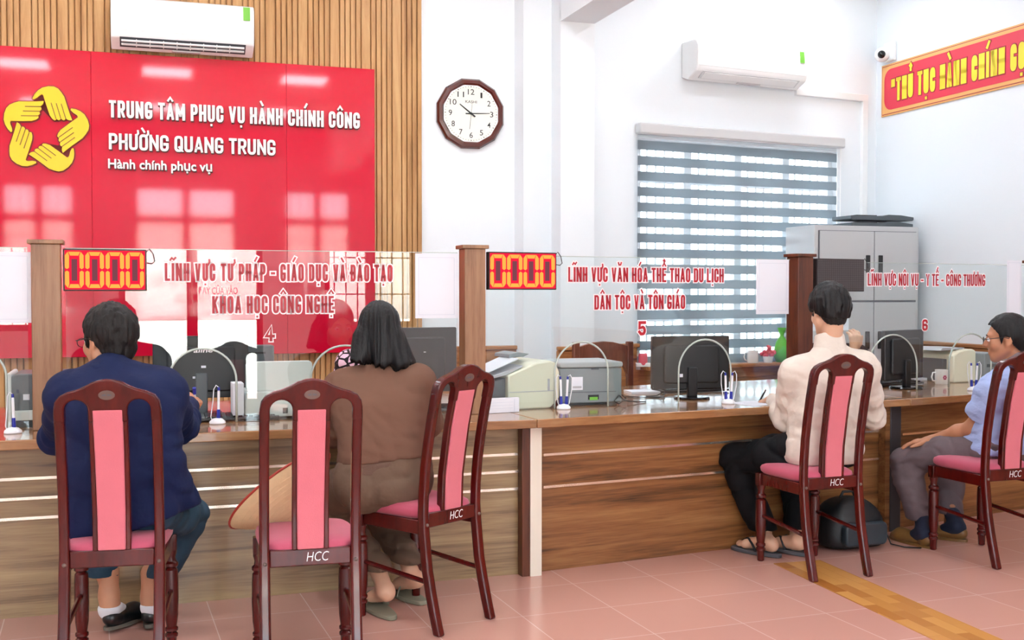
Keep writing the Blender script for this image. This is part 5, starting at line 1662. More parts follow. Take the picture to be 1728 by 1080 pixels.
def shoe(name, heel, toe, material, parent, origin, lift=0.0, w=.046, h=.075, sole='shoe_sole', label=None, low=False):
    """low slip-on shoe from heel to toe (floor points); lift raises the heel"""
    a, b = V3(heel), V3(toe); d = unit(b - a); L = float(np.linalg.norm(b - a)); s = V3((-d[1], d[0], 0))
    z = V3((0, 0, 1)); hl = lift
    a = a + z * hl
    d = unit(b - a); up = unit(np.cross(s, d)) * -1
    if up[2] < 0: up = -up
    up_sh = [C(a + d * .035 + up * .045, a + d * .05 + up * .04, w * .74, w * .8), C(a + d * L * .4 + up * .036, a + d * L * .72 + up * .028, w * .78, w * .92), C(a + d * L * .72 + up * .024, a + d * (L - .035) + up * .018, w * .92, w * .62)]
    base = plane_cut(a + up * .010, -up)
    top0 = a + d * .06 + up * h
    open_ = E(a + d * .07 + up * (h + .012), (.030, .064, .034), np.stack([s, d, up], 1))
    def post(P, dd):
        dd = np.maximum(dd, base(P))
        e = ev(P, [open_], .01)
        return -smin(-dd, e, .006)
    up_o = skin_mesh(name, [surf([(.03, up_sh)], .0055, post)], material, parent, origin, label)
    n = 26; pts = []
    for i in range(n):
        t = i / n * 2 * math.pi; x = math.cos(t); y = math.sin(t)
        al = L * .5 + x * L * .5; wd = w * .86 * (1 + .18 * x - .12 * x * x) * abs(y) ** .6 * (1 if y >= 0 else -1)
        pts.append(a + d * al + s * wd)
    m = MB(); m.add([tuple(p + up * .0 - V3(origin)) for p in pts] + [tuple(p + up * .014 - V3(origin)) for p in pts], [tuple(range(n))[::-1], tuple(range(n, 2 * n))] + [(i, (i + 1) % n, n + (i + 1) % n, n + i) for i in range(n)])
    m.build('sole', sole, up_o)
    return up_o
def slipper(heel, toe, parent, origin, msole, mstrap, label, strap='v', w=.046, th=.02, lift=0.0):
    a, b = V3(heel), V3(toe); d = unit(b - a); L = float(np.linalg.norm(b - a)); s = V3((-d[1], d[0], 0)); z = V3((0, 0, 1))
    o = V3(origin); n = 30; pts = []
    for i in range(n):
        t = i / n * 2 * math.pi; x = math.cos(t); y = math.sin(t)
        pts.append(a + d * (L * .5 + x * L * .5) + s * (w * (1 + .12 * x - .10 * x * x) * abs(y) ** .6 * (1 if y >= 0 else -1)) - o)
    m = MB(); m.add([tuple(p + z * .001) for p in pts] + [tuple(p + z * th) for p in pts], [tuple(range(n))[::-1], tuple(range(n, 2 * n))] + [(i, (i + 1) % n, n + (i + 1) % n, n + i) for i in range(n)])
    q = m.build('sandal', msole, parent, bevel=.004, label=label)
    for sd in (-1, 1):
        if strap == 'v':
            path = [a + d * L * .42 + s * sd * w * .9 + z * th, a + d * L * .5 + s * sd * w * .85 + z * (th + .035), a + d * L * .62 + s * sd * w * .45 + z * (th + .058), a + d * L * .74 + s * sd * w * .1 + z * (th + .04), a + d * L * .8 + z * th]
            MB().tube([tuple(p - o) for p in path], .009, 8, flat=.4).build('strap', mstrap, q, smooth=True)
    if strap == 'band':
        for t0 in (.56, .70):
            path = [a + d * L * t0 + s * w * math.cos(g) * 1.0 + z * (th - .004 + .055 * math.sin(g)) - o for g in [math.pi * i / 10 for i in range(11)]]
            MB().tube([tuple(p) for p in path], .016, 8, flat=.25).build('strap', mstrap, q, smooth=True)
        path = [a + d * L * .5 * (1 - abs(math.cos(g)) ** .0 * 0) * 0 + a * 0 + (a + d * (L * .06 + .11 * (1 - math.sin(g)))) + s * w * .8 * math.cos(g) + z * (th + .055) - o for g in [math.pi * i / 10 for i in range(11)]]
        MB().tube([tuple(p) for p in path], .007, 8, flat=.5).build('heel_strap', mstrap, q, smooth=True)
    return q
def foot_shapes(heel, toe, ankle, s=1):
    a, b = V3(heel), V3(toe); d = unit(b - a); L = float(np.linalg.norm(b - a)); r = V3((d[1], -d[0], 0)) * s; z = V3((0, 0, 1))
    sh = [C(a + d * .03 + z * .034, a + d * .04 + z * .034, .031, .030), C(V3(ankle), a + d * .045 + z * .045, .035, .032), C(a + d * .05 + z * .05, a + d * L * .62 + z * .03, .032, .027),
          C(a + d * L * .30 + z * .026 - r * .012, a + d * L * .68 + z * .024 - r * .022, .024, .022), C(a + d * L * .66 + z * .024 - r * .022, a + d * L * .68 + z * .024 + r * .02, .022, .022)]
    toes = []
    for i, (o_, l_, rr) in enumerate(((-.026, .94, .0125), (-.008, .93, .010), (.008, .90, .0095), (.021, .86, .009), (.032, .81, .0085))):
        toes.append(C(a + d * L * .70 - r * (-o_) * -1 * 1.0 + z * .022, a + d * L * l_ + r * o_ * 1.05 + z * .016, rr * 1.1, rr))
    return [(.02, sh), (.004, toes)]
def eyes(c, R, parent, origin):
    for s in (-1, 1):
        p = V3(c) + R @ V3((s * .031, .0835, .001)) - V3(origin)
        e = MB().ball(p, .0105, 14, 10).build('eye', 'sock_white', parent, smooth=True)
        q = V3(c) + R @ V3((s * .031, .0898, .0008)) - V3(origin)
        MB().ball(q, .0058, 12, 8).build('iris', 'ink', e, smooth=True)
        bpts = [tuple(V3(c) + R @ V3((s * x, y, z)) - V3(origin)) for x, y, z in ((.014, .0935, .020), (.028, .0945, .025), (.044, .087, .021))]
        MB().tube(bpts, [.0025, .0032, .0015], 6).build('eyebrow', 'hair_black', parent, smooth=True)
def spectacles(c, R, parent, origin, half=False):
    o = bpy.data.objects.new('spectacles', None); COL.objects.link(o); o.parent = parent
    T = lambda x, y, z: tuple(V3(c) + R @ V3((x, y, z)) - V3(origin))
    for s in (-1, 1):
        ring = [T(s * .033 + .023 * math.cos(a), .112 - .10 * (s * .033 + .023 * math.cos(a)) ** 2 * 8, -.002 + .0165 * math.sin(a)) for a in [2 * math.pi * i / 20 for i in range(20)]]
        rg = MB().tube(ring, .0014, 6, closed=True).build('rim', 'cord_black', o, smooth=True)
        m = MB(); m.add(ring, [tuple(range(20))]); m.build('lens', 'spectacle_glass', rg)
        MB().tube([T(s * .056, .106, .004), T(s * .078, .085, .006), T(s * .085, .01, .012), T(s * .084, -.012, .004), T(s * .080, -.026, -.014)], .0019, 6).build('temple', 'cord_black', o, smooth=True)
    MB().tube([T(-.011, .111, .002), T(0, .114, .006), T(.011, .111, .002)], .0016, 6).build('bridge', 'cord_black', o, smooth=True)
    return o
# ------------------------------------------------------------------ people
def person_root(name, pieces, mtl, origin, label):
    p = skin_mesh(name, pieces, mtl, None, origin); p.location = origin
    tag(p, label, 'person')
    return p
def neckline(J, headc, Rr, r=.05):
    b = V3(headc) + Rr @ V3((0, -.028, -.075))
    return [C(V3(J['N']) - V3((0, 0, .03)), b, r + .006, r)]

# ---- 1: visitor in the navy jacket --------------------------------------------------------------
J = dict(P=W(212, 852, 3.97), W=W(212, 770, 3.96), C=W(205, 695, 3.98), N=W(191, 622, 4.02),
         SL=W(116, 668, 3.96), SR=W(272, 662, 4.06), EL=W(96, 738, 4.22), ER=W(306, 722, 4.32), HL=W(140, 715, 4.62), HR=W(321, 678, 4.64),
         KL=W(150, 880, 4.40), KR=W(319, 872, 4.36), AL=W(184, 1006, 4.42), AR=W(255, 1008, 4.43))
HC = W(184, 575, 4.09); HF = (-.84, .54, -.06); R1 = head_frame(HF)
O = V3((J['P'][0], J['P'][1], 0))
hand1 = hand_shapes(J['HR'], V3((-.05, .9, .05)), V3((.55, .0, .8)), -1, curl=.95, scale=.95, thumb=.6)
body = [surf(head_shapes(HC, R1) + [(.02, neckline(J, HC, R1))], .005, head_post(HC, R1), .014),
        surf([(.05, torso_shapes(J, -.022) + leg_shapes(J, 'L', -.012) + leg_shapes(J, 'R', -.012) + arm_shapes(J, 'L', -.012, .9) + arm_shapes(J, 'R', -.012, .9))], .013),
        surf([(.02, [C(V3(J['ER']) * .2 + V3(J['HR']) * .8, J['HR'], .028, .026)])] + hand1, .0036, None, .010),
        surf([(.02, [C(V3(J['EL']) * .2 + V3(J['HL']) * .8, J['HL'], .028, .026)])] + hand_shapes(J['HL'], V3((.35, .9, -.1)), V3((-.1, .1, 1)), 1, .45, scale=.95), .004, None, .010)]
hl_, hr_ = V3(G(178, 1070)), V3(G(250, 1066))
tl_, tr_ = hl_ + V3((.07, .245, 0)), hr_ + V3((-.03, .25, 0))
for a, h_ in ((J['AL'], hl_), (J['AR'], hr_)):
    body.append(surf([(.03, [C(V3(a) + V3((0, 0, .1)), V3(a), .040, .036), C(V3(a), h_ + V3((0, .05, .08)), .035, .034), C(h_ + V3((.0, .05, .08)), h_ + V3((.0, .16, .045)), .032, .026)])], .006))
p1 = person_root('person', body, 'skin', O, 'visitor in a navy jacket and slate trousers leaning on the counter at left')
eyes(HC, R1, p1, O); spectacles(HC, R1, p1, O)
hr = hair_cap(HC, R1, .014, None, .006, 2, .012)
skin_mesh('hair', [hr], 'hair_brown', p1, O)
# jacket: body, long skirt over the seat, sleeves, collar
JK = torso_shapes(J, .020) + arm_shapes(J, 'L', .014, .93) + arm_shapes(J, 'R', .014, .93) + [C(J['SL'], V3(J['SL']) * .6 + V3(J['SR']) * .4, .062, .07), C(J['SR'], V3(J['SL']) * .4 + V3(J['SR']) * .6, .062, .07)]
r_ = unit(V3(J['SR']) - V3(J['SL']))
PJ = V3(J['P'])
skirt = [C(PJ + r_ * .10 + V3((0, -.01, .12)), PJ + r_ * .185 + V3((0, .05, -.03)), .10, .070), C(PJ + r_ * .02 + V3((0, -.03, .1)), PJ + r_ * .08 + V3((0, -.04, -.05)), .12, .10),
         C(PJ - r_ * .08 + V3((0, -.02, .1)), PJ - r_ * .09 + V3((0, -.03, -.05)), .12, .11), C(PJ - r_ * .10 + V3((0, .05, .05)), PJ - r_ * .14 + V3((0, .06, -.03)), .10, .09)]
hem = plane_cut((float(PJ[0]), 0, .487), (.30, 0, -1)); wL = plane_cut(V3(J['EL']) + (V3(J['HL']) - V3(J['EL'])) * .9, V3(J['HL']) - V3(J['EL'])); wR = plane_cut(V3(J['ER']) + (V3(J['HR']) - V3(J['ER'])) * .86, V3(J['HR']) - V3(J['ER']))
fo = folds(.007, 6, 3, (1, 1, 1)); nkc = V3(J['N'])
def post(P, d):
    d = fo(P, d)
    for s in 'LR':
        d = rings(P, d, J['E' + s], V3(J['H' + s]) - V3(J['S' + s]), .05, .006, .09, 61)
    d = rings(P, d, V3(J['W']) + r_ * .16, (.3, 0, 1), .07, .005, .12, 65)
    nearL = np.linalg.norm(P - V3(J['HL']), axis=1) < .16; nearR = np.linalg.norm(P - V3(J['HR']), axis=1) < .12
    d = np.maximum(d, hem(P)); d = np.where(nearL, np.maximum(d, wL(P)), d); d = np.where(nearR, np.maximum(d, wR(P)), d)
    return d
jk = skin_mesh('jacket', [surf([(.055, JK), (.05, skirt)], .0085, post, .05)], 'navy_cloth', p1, O)
nb = V3(J['N']); ringc = nb + V3((0, -.002, .0))
tops = []
m = MB()
ring = []
for i in range(24):
    t = 2 * math.pi * i / 24; ring.append(ringc + r_ * (.068 * math.cos(t)) + V3((0, 1, 0)) * (.066 * math.sin(t)) + V3((0, 0, -.008 - .035 * max(0, math.sin(t)))) - O)
m.tube([tuple(p) for p in ring], .021, 10, closed=True, flat=1.5); m.build('collar', 'navy_cloth', jk, smooth=True)
m = MB(); m.obox(V3(J['C']) * .12 + nb * .88 + V3((0, -.078, -.018)) - O, r_ * .04, V3((0, .004, 0)), V3((0, .002, .004))); m.build('collar_seam', 'ink', jk)
cufL = plane_cut(V3(J['AL']) + V3((0, 0, .085)), (0.0, 0, -1)); 
TR = leg_shapes(J, 'L', .012, thigh=.088) + leg_shapes(J, 'R', .012, thigh=.088) + [C(PJ - r_ * .07, PJ + r_ * .07, .105)]
fo2 = folds(.010, 8, 8, (1, 1, .8))
def post(P, d): return np.maximum(fo2(P, d), cufL(P))
skin_mesh('trousers', [surf([(.04, TR)], .009, post)], 'slate_cloth', p1, O)
for a, h_, tt in ((J['AL'], hl_, tl_), (J['AR'], hr_, tr_)):
    q = h_ + V3((0, .05, .085)); q2 = V3(a)
    so = surf([(.02, [C(q2 * .35 + q * .65, q, .042, .041), C(q, h_ + V3((.01, .12, .055)), .041, .036)])], .007, lambda P, d: np.maximum(d, P[:, 2] - .098))
    skin_mesh('sock', [so], 'sock_white', p1, O, 'white ankle sock')
    shoe('shoe', h_, tt, 'black_leather', p1, O, lift=.012, label='black slip-on shoe')
pen = thing('pen', 'blue-capped pen held in the hand of the visitor in navy', 'pen', V3(J['HR']) + V3((.0, .075, -.03)), 0)
MB().tube([(0, .03, -.045), (-.0, 0, .02), (.003, -.02, .06)], [.002, .0048, .0048], 10).build('barrel', 'pen_white', pen, smooth=40)
MB().tube([(.003, -.02, .058), (.005, -.032, .085)], [.0075, .008], 10).build('cap', 'pen_blue', pen, smooth=40, label='blue cap')

# ---- 2: woman in brown ------------------------------------------------------------------------
J = dict(P=W(648, 806, 4.58), W=W(649, 745, 4.60), C=W(643, 690, 4.63), N=W(640, 628, 4.67),
         SL=W(580, 655, 4.64), SR=W(702, 648, 4.66), EL=W(566, 728, 4.74), ER=W(722, 712, 4.74), HL=W(520, 705, 4.98), HR=W(716, 690, 5.02),
         KL=W(548, 846, 4.90), KR=W(640, 850, 5.02), AL=W(640, 968, 4.64), AR=W(692, 962, 4.74))
HC = W(640, 562, 4.71); R2 = head_frame((-.12, .98, -.16)); O = V3((J['P'][0], J['P'][1], 0))
heL, toL = V3(G(664, 1048)), V3(G(612, 1016)); heR, toR = V3(G(716, 1022)), V3(G(664, 1000))
def sand(heel, toe):
    d = unit(toe - heel); return heel + d * .03 + V3((0, 0, .02)), heel + d * .03 + d * .215 + V3((0, 0, .02))
fa, fb = sand(heL, toL); ga, gb = sand(heR, toR)
fa[2] += .05; ga[2] += .045
body = [surf(head_shapes(HC, R2, .94) + [(.02, neckline(J, HC, R2, .046))], .006, head_post(HC, R2), .014),
        surf([(.05, torso_shapes(J, -.03, .112) + leg_shapes(J, 'L', -.012) + leg_shapes(J, 'R', -.012) + arm_shapes(J, 'L', -.014, .9) + arm_shapes(J, 'R', -.014, .9))], .013),
        surf([(.02, [C(V3(J['EL']) * .2 + V3(J['HL']) * .8, J['HL'], .026, .024)])] + hand_shapes(J['HL'], V3((-.3, .9, -.15)), V3((0, .1, 1)), 1, .5, scale=.9), .0042, None, .01),
        surf([(.02, [C(V3(J['ER']) * .2 + V3(J['HR']) * .8, J['HR'], .026, .024)])] + hand_shapes(J['HR'], V3((-.4, .9, -.1)), V3((0, .1, 1)), -1, .6, scale=.9), .0042, None, .01)]
for a, b, an, s in ((fa, fb, J['AL'], -1), (ga, gb, J['AR'], 1)):
    b = b.copy(); b[2] = .022
    kk_ = V3(J['KL' if s < 0 else 'KR']); body.append(surf([(.02, [C(V3(an) + (kk_ - V3(an)) * .3, V3(an), .034, .029)])] + foot_shapes(a, b, an, s), .0045, None, .016))
p2 = person_root('person', body, 'skin_pale', O, 'woman with shoulder-length black hair in a brown sweater, seen from behind')
eyes(HC, R2, p2, O)
cH = V3(HC); T = lambda x, y, z: cH + R2 @ V3((x, y, z))
hs = [E(T(0, -.014, .032), (.088, .106, .104), R2), E(T(0, -.03, -.04), (.094, .088, .13), R2), C(T(-.060, -.05, -.03), T(-.088, -.075, -.125), .050, .032), C(T(.060, -.05, -.03), T(.122, -.060, -.130), .050, .030),
      C(T(.0, -.06, -.03), T(.01, -.085, -.135), .055, .034), C(T(.03, -.06, -.05), T(.080, -.085, -.138), .05, .036), C(T(-.08, .02, -.01), T(-.088, .0, -.11), .026, .02), C(T(.08, .02, -.01), T(.098, -.01, -.12), .026, .02)]
def post(P, d):
    L = (P - cH) @ R2
    ang = np.arctan2(L[:, 0], -L[:, 1])
    q = np.stack([ang * 9, np.zeros_like(ang), L[:, 2] * 3.5], 1); q2 = np.stack([ang * 26, L[:, 1] * 20, L[:, 2] * 5], 1)
    d = d + .0075 * vnoise(q, 4) + .0045 * vnoise(q2, 9)
    cutz = -.148 + .020 * vnoise(np.stack([ang * 16, ang * 0, ang * 0], 1), 6) - .022 * np.clip(L[:, 0] / .1, -1, 1) + .010 * vnoise(q2 * 1.5, 2)
    d = np.maximum(d, cutz - L[:, 2])
    face = d_ell(P, T(0, .10, -.045), (.062, .09, .105), R2)
    return np.maximum(d, -face)
skin_mesh('hair', [surf([(.02, hs)], .0048, post)], 'hair_black', p2, O, 'straight black shoulder-length hair')
fo = folds(.007, 4, 21, (1, 1, .8))
hemc = V3(J['W']) * .62 + V3(J['P']) * .38
hem = plane_cut(hemc + V3((0, 0, -.012)), V3((.10, 0, -1)))
wL, wR = (plane_cut(V3(J['E' + s]) + (V3(J['H' + s]) - V3(J['E' + s])) * .9, V3(J['H' + s]) - V3(J['E' + s])) for s in 'LR')
SW = torso_shapes(J, .022, .112) + arm_shapes(J, 'L', .022, .93) + arm_shapes(J, 'R', .022, .93)
SW += [C(V3(J['EL']) + V3((-.02, .05, .0)), V3(J['HL']) * .7 + V3(J['EL']) * .3, .066, .055)]
def post(P, d):
    d = fo(P, d)
    for s in 'LR': d = rings(P, d, J['E' + s], V3(J['H' + s]) - V3(J['S' + s]), .055, .005, .09, 71)
    d = rings(P, d, hemc + V3((0, 0, .05)), (.35, 0, 1), .06, .004, .14, 73)
    for s, w_ in (('L', wL), ('R', wR)):
        near = np.linalg.norm(P - V3(J['H' + s]), axis=1) < .14
        d = np.where(near, np.maximum(d, w_(P)), d)
    return np.maximum(d, hem(P))
sw = skin_mesh('sweater', [surf([(.05, SW)], .0085, post)], 'brown_knit', p2, O)
n_h = unit(V3((.10, 0, -1)))
rib = [(c[0], c[1], c[2], c[3] - .004, c[4] - .004) if c[0] == 'c' else c for c in torso_shapes(J, .022, .112)]
def post(P, d):
    h_ = (P - hemc - V3((0, 0, -.012))) @ n_h
    return np.maximum(d, np.maximum(-h_ - .004, h_ - .052))
skin_mesh('hem_band', [surf([(.05, rib)], .008, post)], 'brown_rib', sw, O, 'ribbed hem band')
PJ = V3(J['P']); r_ = unit(V3(J['SR']) - V3(J['SL']))
PT = leg_shapes(J, 'L', .014, thigh=.090, calf=.06, ank=.05) + leg_shapes(J, 'R', .014, thigh=.090, calf=.06, ank=.05) + [C(PJ - r_ * .085 + V3((0, -.03, -.02)), PJ + r_ * .085 + V3((0, -.03, -.02)), .118), C(PJ - r_ * .07 + V3((0, 0, .05)), PJ + r_ * .07 + V3((0, 0, .05)), .112)]
fo2 = folds(.007, 6, 28, (1, 1, .8)); cu = plane_cut((0, 0, .175), (0, 0, -1))
skin_mesh('trousers', [surf([(.045, PT)], .009, lambda P, d: np.maximum(rings(P, rings(P, fo2(P, d), V3(J['AL']) + V3((0, .05, .12)), (0, 0, 1), .05, .006, .1, 77), V3(J['AR']) + V3((0, .05, .12)), (0, 0, 1), .05, .006, .1, 78), cu(P)))], 'brown_cloth', p2, O)
slipper(heL, toL, p2, O, 'sandal_khaki', 'sandal_khaki', 'khaki flat sandal', 'band')
slipper(heR, toR, p2, O, 'sandal_khaki', 'sandal_khaki', 'khaki flat sandal', 'band')

# ---- 3: visitor in the ivory jacket -----------------------------------------------------------
J = dict(P=W(1390, 757, 5.47), W=W(1393, 705, 5.47), C=W(1398, 655, 5.50), N=W(1400, 592, 5.54),
         SL=W(1342, 630, 5.47), SR=W(1456, 620, 5.60), EL=W(1326, 708, 5.58), ER=W(1474, 704, 5.78), HL=W(1304, 672, 5.84), HR=W(1440, 672, 6.0),
         KL=W(1240, 776, 5.74), KR=W(1345, 780, 5.93), AL=W(1290, 900, 5.74), AR=W(1345, 905, 5.78))
HC = W(1399, 527, 5.55); R3 = head_frame((-.22, .96, -.14)); O = V3((J['P'][0], J['P'][1], 0))
heL, toL = V3(G(1318, 942)), V3(G(1236, 926)); heR = V3(G(1362, 940)); toR = heR + V3((-.14, .22, 0))
def on(h, t, up=.02):
    d = unit(t - h); L = np.linalg.norm(t - h); return h + d * .02 + V3((0, 0, up)), h + d * (L - .012) + V3((0, 0, up))
fa, fb = on(heL, toL); ga, gb = on(heR, toR)
hand3 = hand_shapes(J['HL'], V3((-.35, .85, -.25)), V3((-.35, .1, .9)), 1, curl=.8, scale=.95, thumb=.7)
body = [surf(head_shapes(HC, R3) + [(.02, neckline(J, HC, R3, .05))], .0055, head_post(HC, R3), .014),
        surf([(.05, torso_shapes(J, -.022) + leg_shapes(J, 'L', -.012) + leg_shapes(J, 'R', -.012) + arm_shapes(J, 'L', -.012, .9) + arm_shapes(J, 'R', -.012, .9))], .013),
        surf([(.02, [C(V3(J['EL']) * .2 + V3(J['HL']) * .8, J['HL'], .027, .025)])] + hand3, .0038, None, .010),
        surf([(.02, [C(V3(J['ER']) * .2 + V3(J['HR']) * .8, J['HR'], .027, .025)])] + hand_shapes(J['HR'], V3((-.3, .9, -.1)), V3((0, .2, 1)), -1, .5, scale=.95), .0045, None, .010)]
for a, b, an, s in ((fa, fb, J['AL'], -1), (ga, gb, J['AR'], 1)):
    body.append(surf([(.02, [C(V3(an) + V3((0, 0, .09)), V3(an), .038, .035)])] + foot_shapes(a, b, an, s), .0045, None, .016))
p3 = person_root('person', body, 'skin_pale', O, 'young visitor in an ivory jacket and black trousers writing at the middle counter')
eyes(HC, R3, p3, O)
zl = ([-.14, -.10, -.06, -.03, -.008, .012, .028, .036, .07, .12], [-.046, -.044, -.036, -.012, .012, .018, .0, .03, .05, .06])
h1 = hair_cap(HC, R3, .024, zl, .006, 12, .014, stretch=(120, 60, 10))
h2 = hair_cap(HC, R3, .004, None, .001, 13, 0)
hh = skin_mesh('hair', [h1], 'hair_black', p3, O, 'thick black hair over a short fade')
skin_mesh('hair_fade', [h2], 'hair_brown', hh, O)
JK = torso_shapes(J, .024, .105) + arm_shapes(J, 'L', .016, .95) + arm_shapes(J, 'R', .016, .95)
PJ = V3(J['P']); r_ = unit(V3(J['SR']) - V3(J['SL']))
hem = plane_cut((0, 0, .50), (0, 0, -1)); fo = folds(.006, 6, 31, (1, 1, .9))
def post(P, d):
    d = fo(P, d)
    for s in 'LR': d = rings(P, d, V3(J['E' + s]), V3(J['H' + s]) - V3(J['S' + s]), .055, .0045, .11, 81)
    d = rings(P, d, V3(J['P']) + V3((0, 0, .06)), (.2, 0, 1), .065, .0045, .16, 83)
    d = rings(P, d, V3(J['SL']) * .7 + V3(J['W']) * .3, (.5, .1, .8), .07, .003, .12, 85)
    for s in 'LR':
        h_ = V3(J['H' + s]); e_ = V3(J['E' + s]); w_ = plane_cut(e_ + (h_ - e_) * .93, h_ - e_)
        near = np.linalg.norm(P - h_, axis=1) < .12; d = np.where(near, np.maximum(d, w_(P)), d)
    return np.maximum(d, hem(P))
jk = skin_mesh('jacket', [surf([(.05, JK)], .0085, post)], 'ivory_cloth', p3, O)
nb = V3(J['N'])
col = [C(nb + V3((0, -.01, -.03)), nb + V3((0, .006, .085)), .088, .070)]
cut = plane_cut(nb + V3((0, -.06, .098)), V3((0, .30, 1)))
def post(P, d):
    d = np.maximum(d, cut(P)); inner = d_cap(P, nb + V3((0, .0, -.03)), nb + V3((0, .01, .2)), .060, .060)
    return np.maximum(d, -inner)
skin_mesh('collar', [surf([(.02, col)], .006, post)], 'ivory_cloth', jk, O, 'stand-up collar')
m = MB(); a = V3(J['SL']) * .9 + V3(J['SR']) * .1; b = V3(J['SL']) * .1 + V3(J['SR']) * .9
pts = []
TRS = leg_shapes(J, 'L', .016, thigh=.088, calf=.058, ank=.05) + leg_shapes(J, 'R', .016, thigh=.088, calf=.058, ank=.05) + [C(PJ - r_ * .075, PJ + r_ * .075, .112)]
cu = plane_cut((0, 0, .105), (0, 0, -1)); fo2 = folds(.012, 7, 38, (1, 1, .8))
skin_mesh('trousers', [surf([(.04, TRS)], .009, lambda P, d: np.maximum(rings(P, fo2(P, d), J['KL'], (.5, .2, -1), .06, .005, .1, 87), cu(P)))], 'black_cloth', p3, O)
slipper(heL, toL, p3, O, 'flipflop_grey', 'rubber_dark', 'dark grey flip-flop', 'v')
slipper(heR, toR, p3, O, 'flipflop_grey', 'rubber_dark', 'dark grey flip-flop', 'v')
pen = thing('pen', 'black pen in the hand of the visitor in ivory', 'pen', V3(J['HL']) + V3((-.03, .08, -.02)), 0)
MB().tube([(.0, -.03, .05), (-.02, .0, .0), (-.032, .012, -.022)], [.0045, .0045, .0015], 10).build('barrel', 'cord_black', pen, smooth=40)
MB().tube([(.0, -.03, .05), (.004, -.036, .06)], [.0048, .004], 10).build('clip', 'medallion', pen, smooth=40)

# ---- 4: visitor in the blue shirt --------------------------------------------------------------
J = dict(P=W(1688, 752, 5.72), W=W(1692, 708, 5.72), C=W(1698, 672, 5.72), N=W(1712, 622, 5.72),
         SL=W(1676, 662, 5.60), SR=W(1742, 652, 5.88), EL=W(1640, 722, 5.70), ER=W(1730, 735, 6.08), HL=W(1574, 742, 5.88), HR=W(1610, 755, 6.15),
         KL=W(1526, 778, 5.96), KR=W(1600, 785, 6.22), AL=W(1556, 888, 5.90), AR=W(1606, 882, 6.06))
HC = W(1699, 572, 5.72); R4 = head_frame((-.90, .42, -.06)); O = V3((J['P'][0], J['P'][1], 0))
hand4 = hand_shapes(J['HL'], V3((-.75, .38, -.16)), V3((-.15, .1, 1)), -1, curl=.32, spread=.16, scale=1.0, thumb=.2)
heL, toL = V3(G(1574, 927)), V3(G(1503, 907)); heR = V3(G(1633, 915)); toR = heR + V3((-.20, .18, 0))
body = [surf(head_shapes(HC, R4) + [(.02, neckline(J, HC, R4, .052))], .0048, head_post(HC, R4), .014),
        surf([(.05, torso_shapes(J, -.026) + leg_shapes(J, 'L', -.012) + leg_shapes(J, 'R', -.012))], .013),
        surf([(.03, arm_shapes(J, 'L', -.002, 1.0))] + hand4, .0042, None, .014),
        surf([(.03, arm_shapes(J, 'R', -.002, 1.0))] + hand_shapes(J['HR'], V3((-.75, .4, -.2)), V3((0, 0, 1)), 1, curl=.4), .006, None, .014)]
for a, h_, t_ in ((J['AL'], heL, toL), (J['AR'], heR, toR)):
    d = unit(t_ - h_)
    body.append(surf([(.03, [C(V3(a) + V3((0, 0, .08)), V3(a), .036, .034), C(V3(a), h_ + d * .05 + V3((0, 0, .06)), .033, .032)])], .007))
p4 = person_root('person', body, 'skin_tan', O, 'older visitor in a light blue shirt and glasses seated in profile at right')
eyes(HC, R4, p4, O); spectacles(HC, R4, p4, O)
zl = ([-.14, -.10, -.06, -.03, -.008, .012, .026, .036, .06, .072, .12], [-.072, -.070, -.062, -.03, .012, .012, -.028, .030, .060, .075, .085])
skin_mesh('hair', [hair_cap(HC, R4, .012, zl, .003, 44, .006)], 'hair_black', p4, O)
SH = torso_shapes(J, .020) + [C(*c[1:3], c[3] + .022, c[4] + .022) for c in arm_shapes(J, 'L', 0, 1)[:2]] + [C(*c[1:3], c[3] + .022, c[4] + .022) for c in arm_shapes(J, 'R', 0, 1)[:2]]
PJ = V3(J['P']); r_ = unit(V3(J['SR']) - V3(J['SL'])); fw = V3((-r_[1], r_[0], 0))
SH += [C(PJ + fw * .02 + V3((0, 0, .03)), PJ + fw * .12 - r_ * .06 + V3((0, 0, .02)), .10, .085)]
hem = plane_cut((0, 0, .512), (0, 0, -1)); fo = folds(.006, 7, 51, (1, 1, 1.4))
cuts_ = []
for s in 'LR':
    s0, e0 = V3(J['S' + s]), V3(J['E' + s]); cuts_.append((e0, plane_cut(s0 + (e0 - s0) * .72, e0 - s0)))
def post(P, d):
    d = fo(P, d)
    for e0, c_ in cuts_:
        near = np.linalg.norm(P - e0, axis=1) < .13; 
        d = np.where(near, np.maximum(d, np.where(np.abs(c_(P)) < .2, c_(P), d)), d) if False else d
    d = rings(P, d, V3(J['W']) - V3((0, 0, .02)), (-.25, 0, 1), .055, .006, .16, 91)
    return np.maximum(d, hem(P))
tor = surf([(.05, torso_shapes(J, .020) + [SH[-1]])], .0085, post)
pieces = [tor]
for s, (e0, c_) in zip('LR', cuts_):
    A_ = [C(*c[1:3], c[3] + .024, c[4] + .026) for c in arm_shapes(J, s, 0, 1)[:2]]
    pieces.append(surf([(.03, A_)], .007, lambda P, d, c_=c_: np.maximum(fo(P, d), c_(P))))
sh = skin_mesh('shirt', pieces, 'blue_shirt', p4, O, 'light blue short-sleeved shirt')
nb = V3(J['N'])
ring = [nb + r_ * (.066 * math.cos(2 * math.pi * i / 24)) + fw * (.068 * math.sin(2 * math.pi * i / 24)) + V3((0, 0, .020 - .05 * max(0, math.sin(2 * math.pi * i / 24)))) - O for i in range(24)]
MB().tube([tuple(p) for p in ring], .015, 10, closed=True, flat=1.5).build('collar', 'blue_shirt', sh, smooth=True)
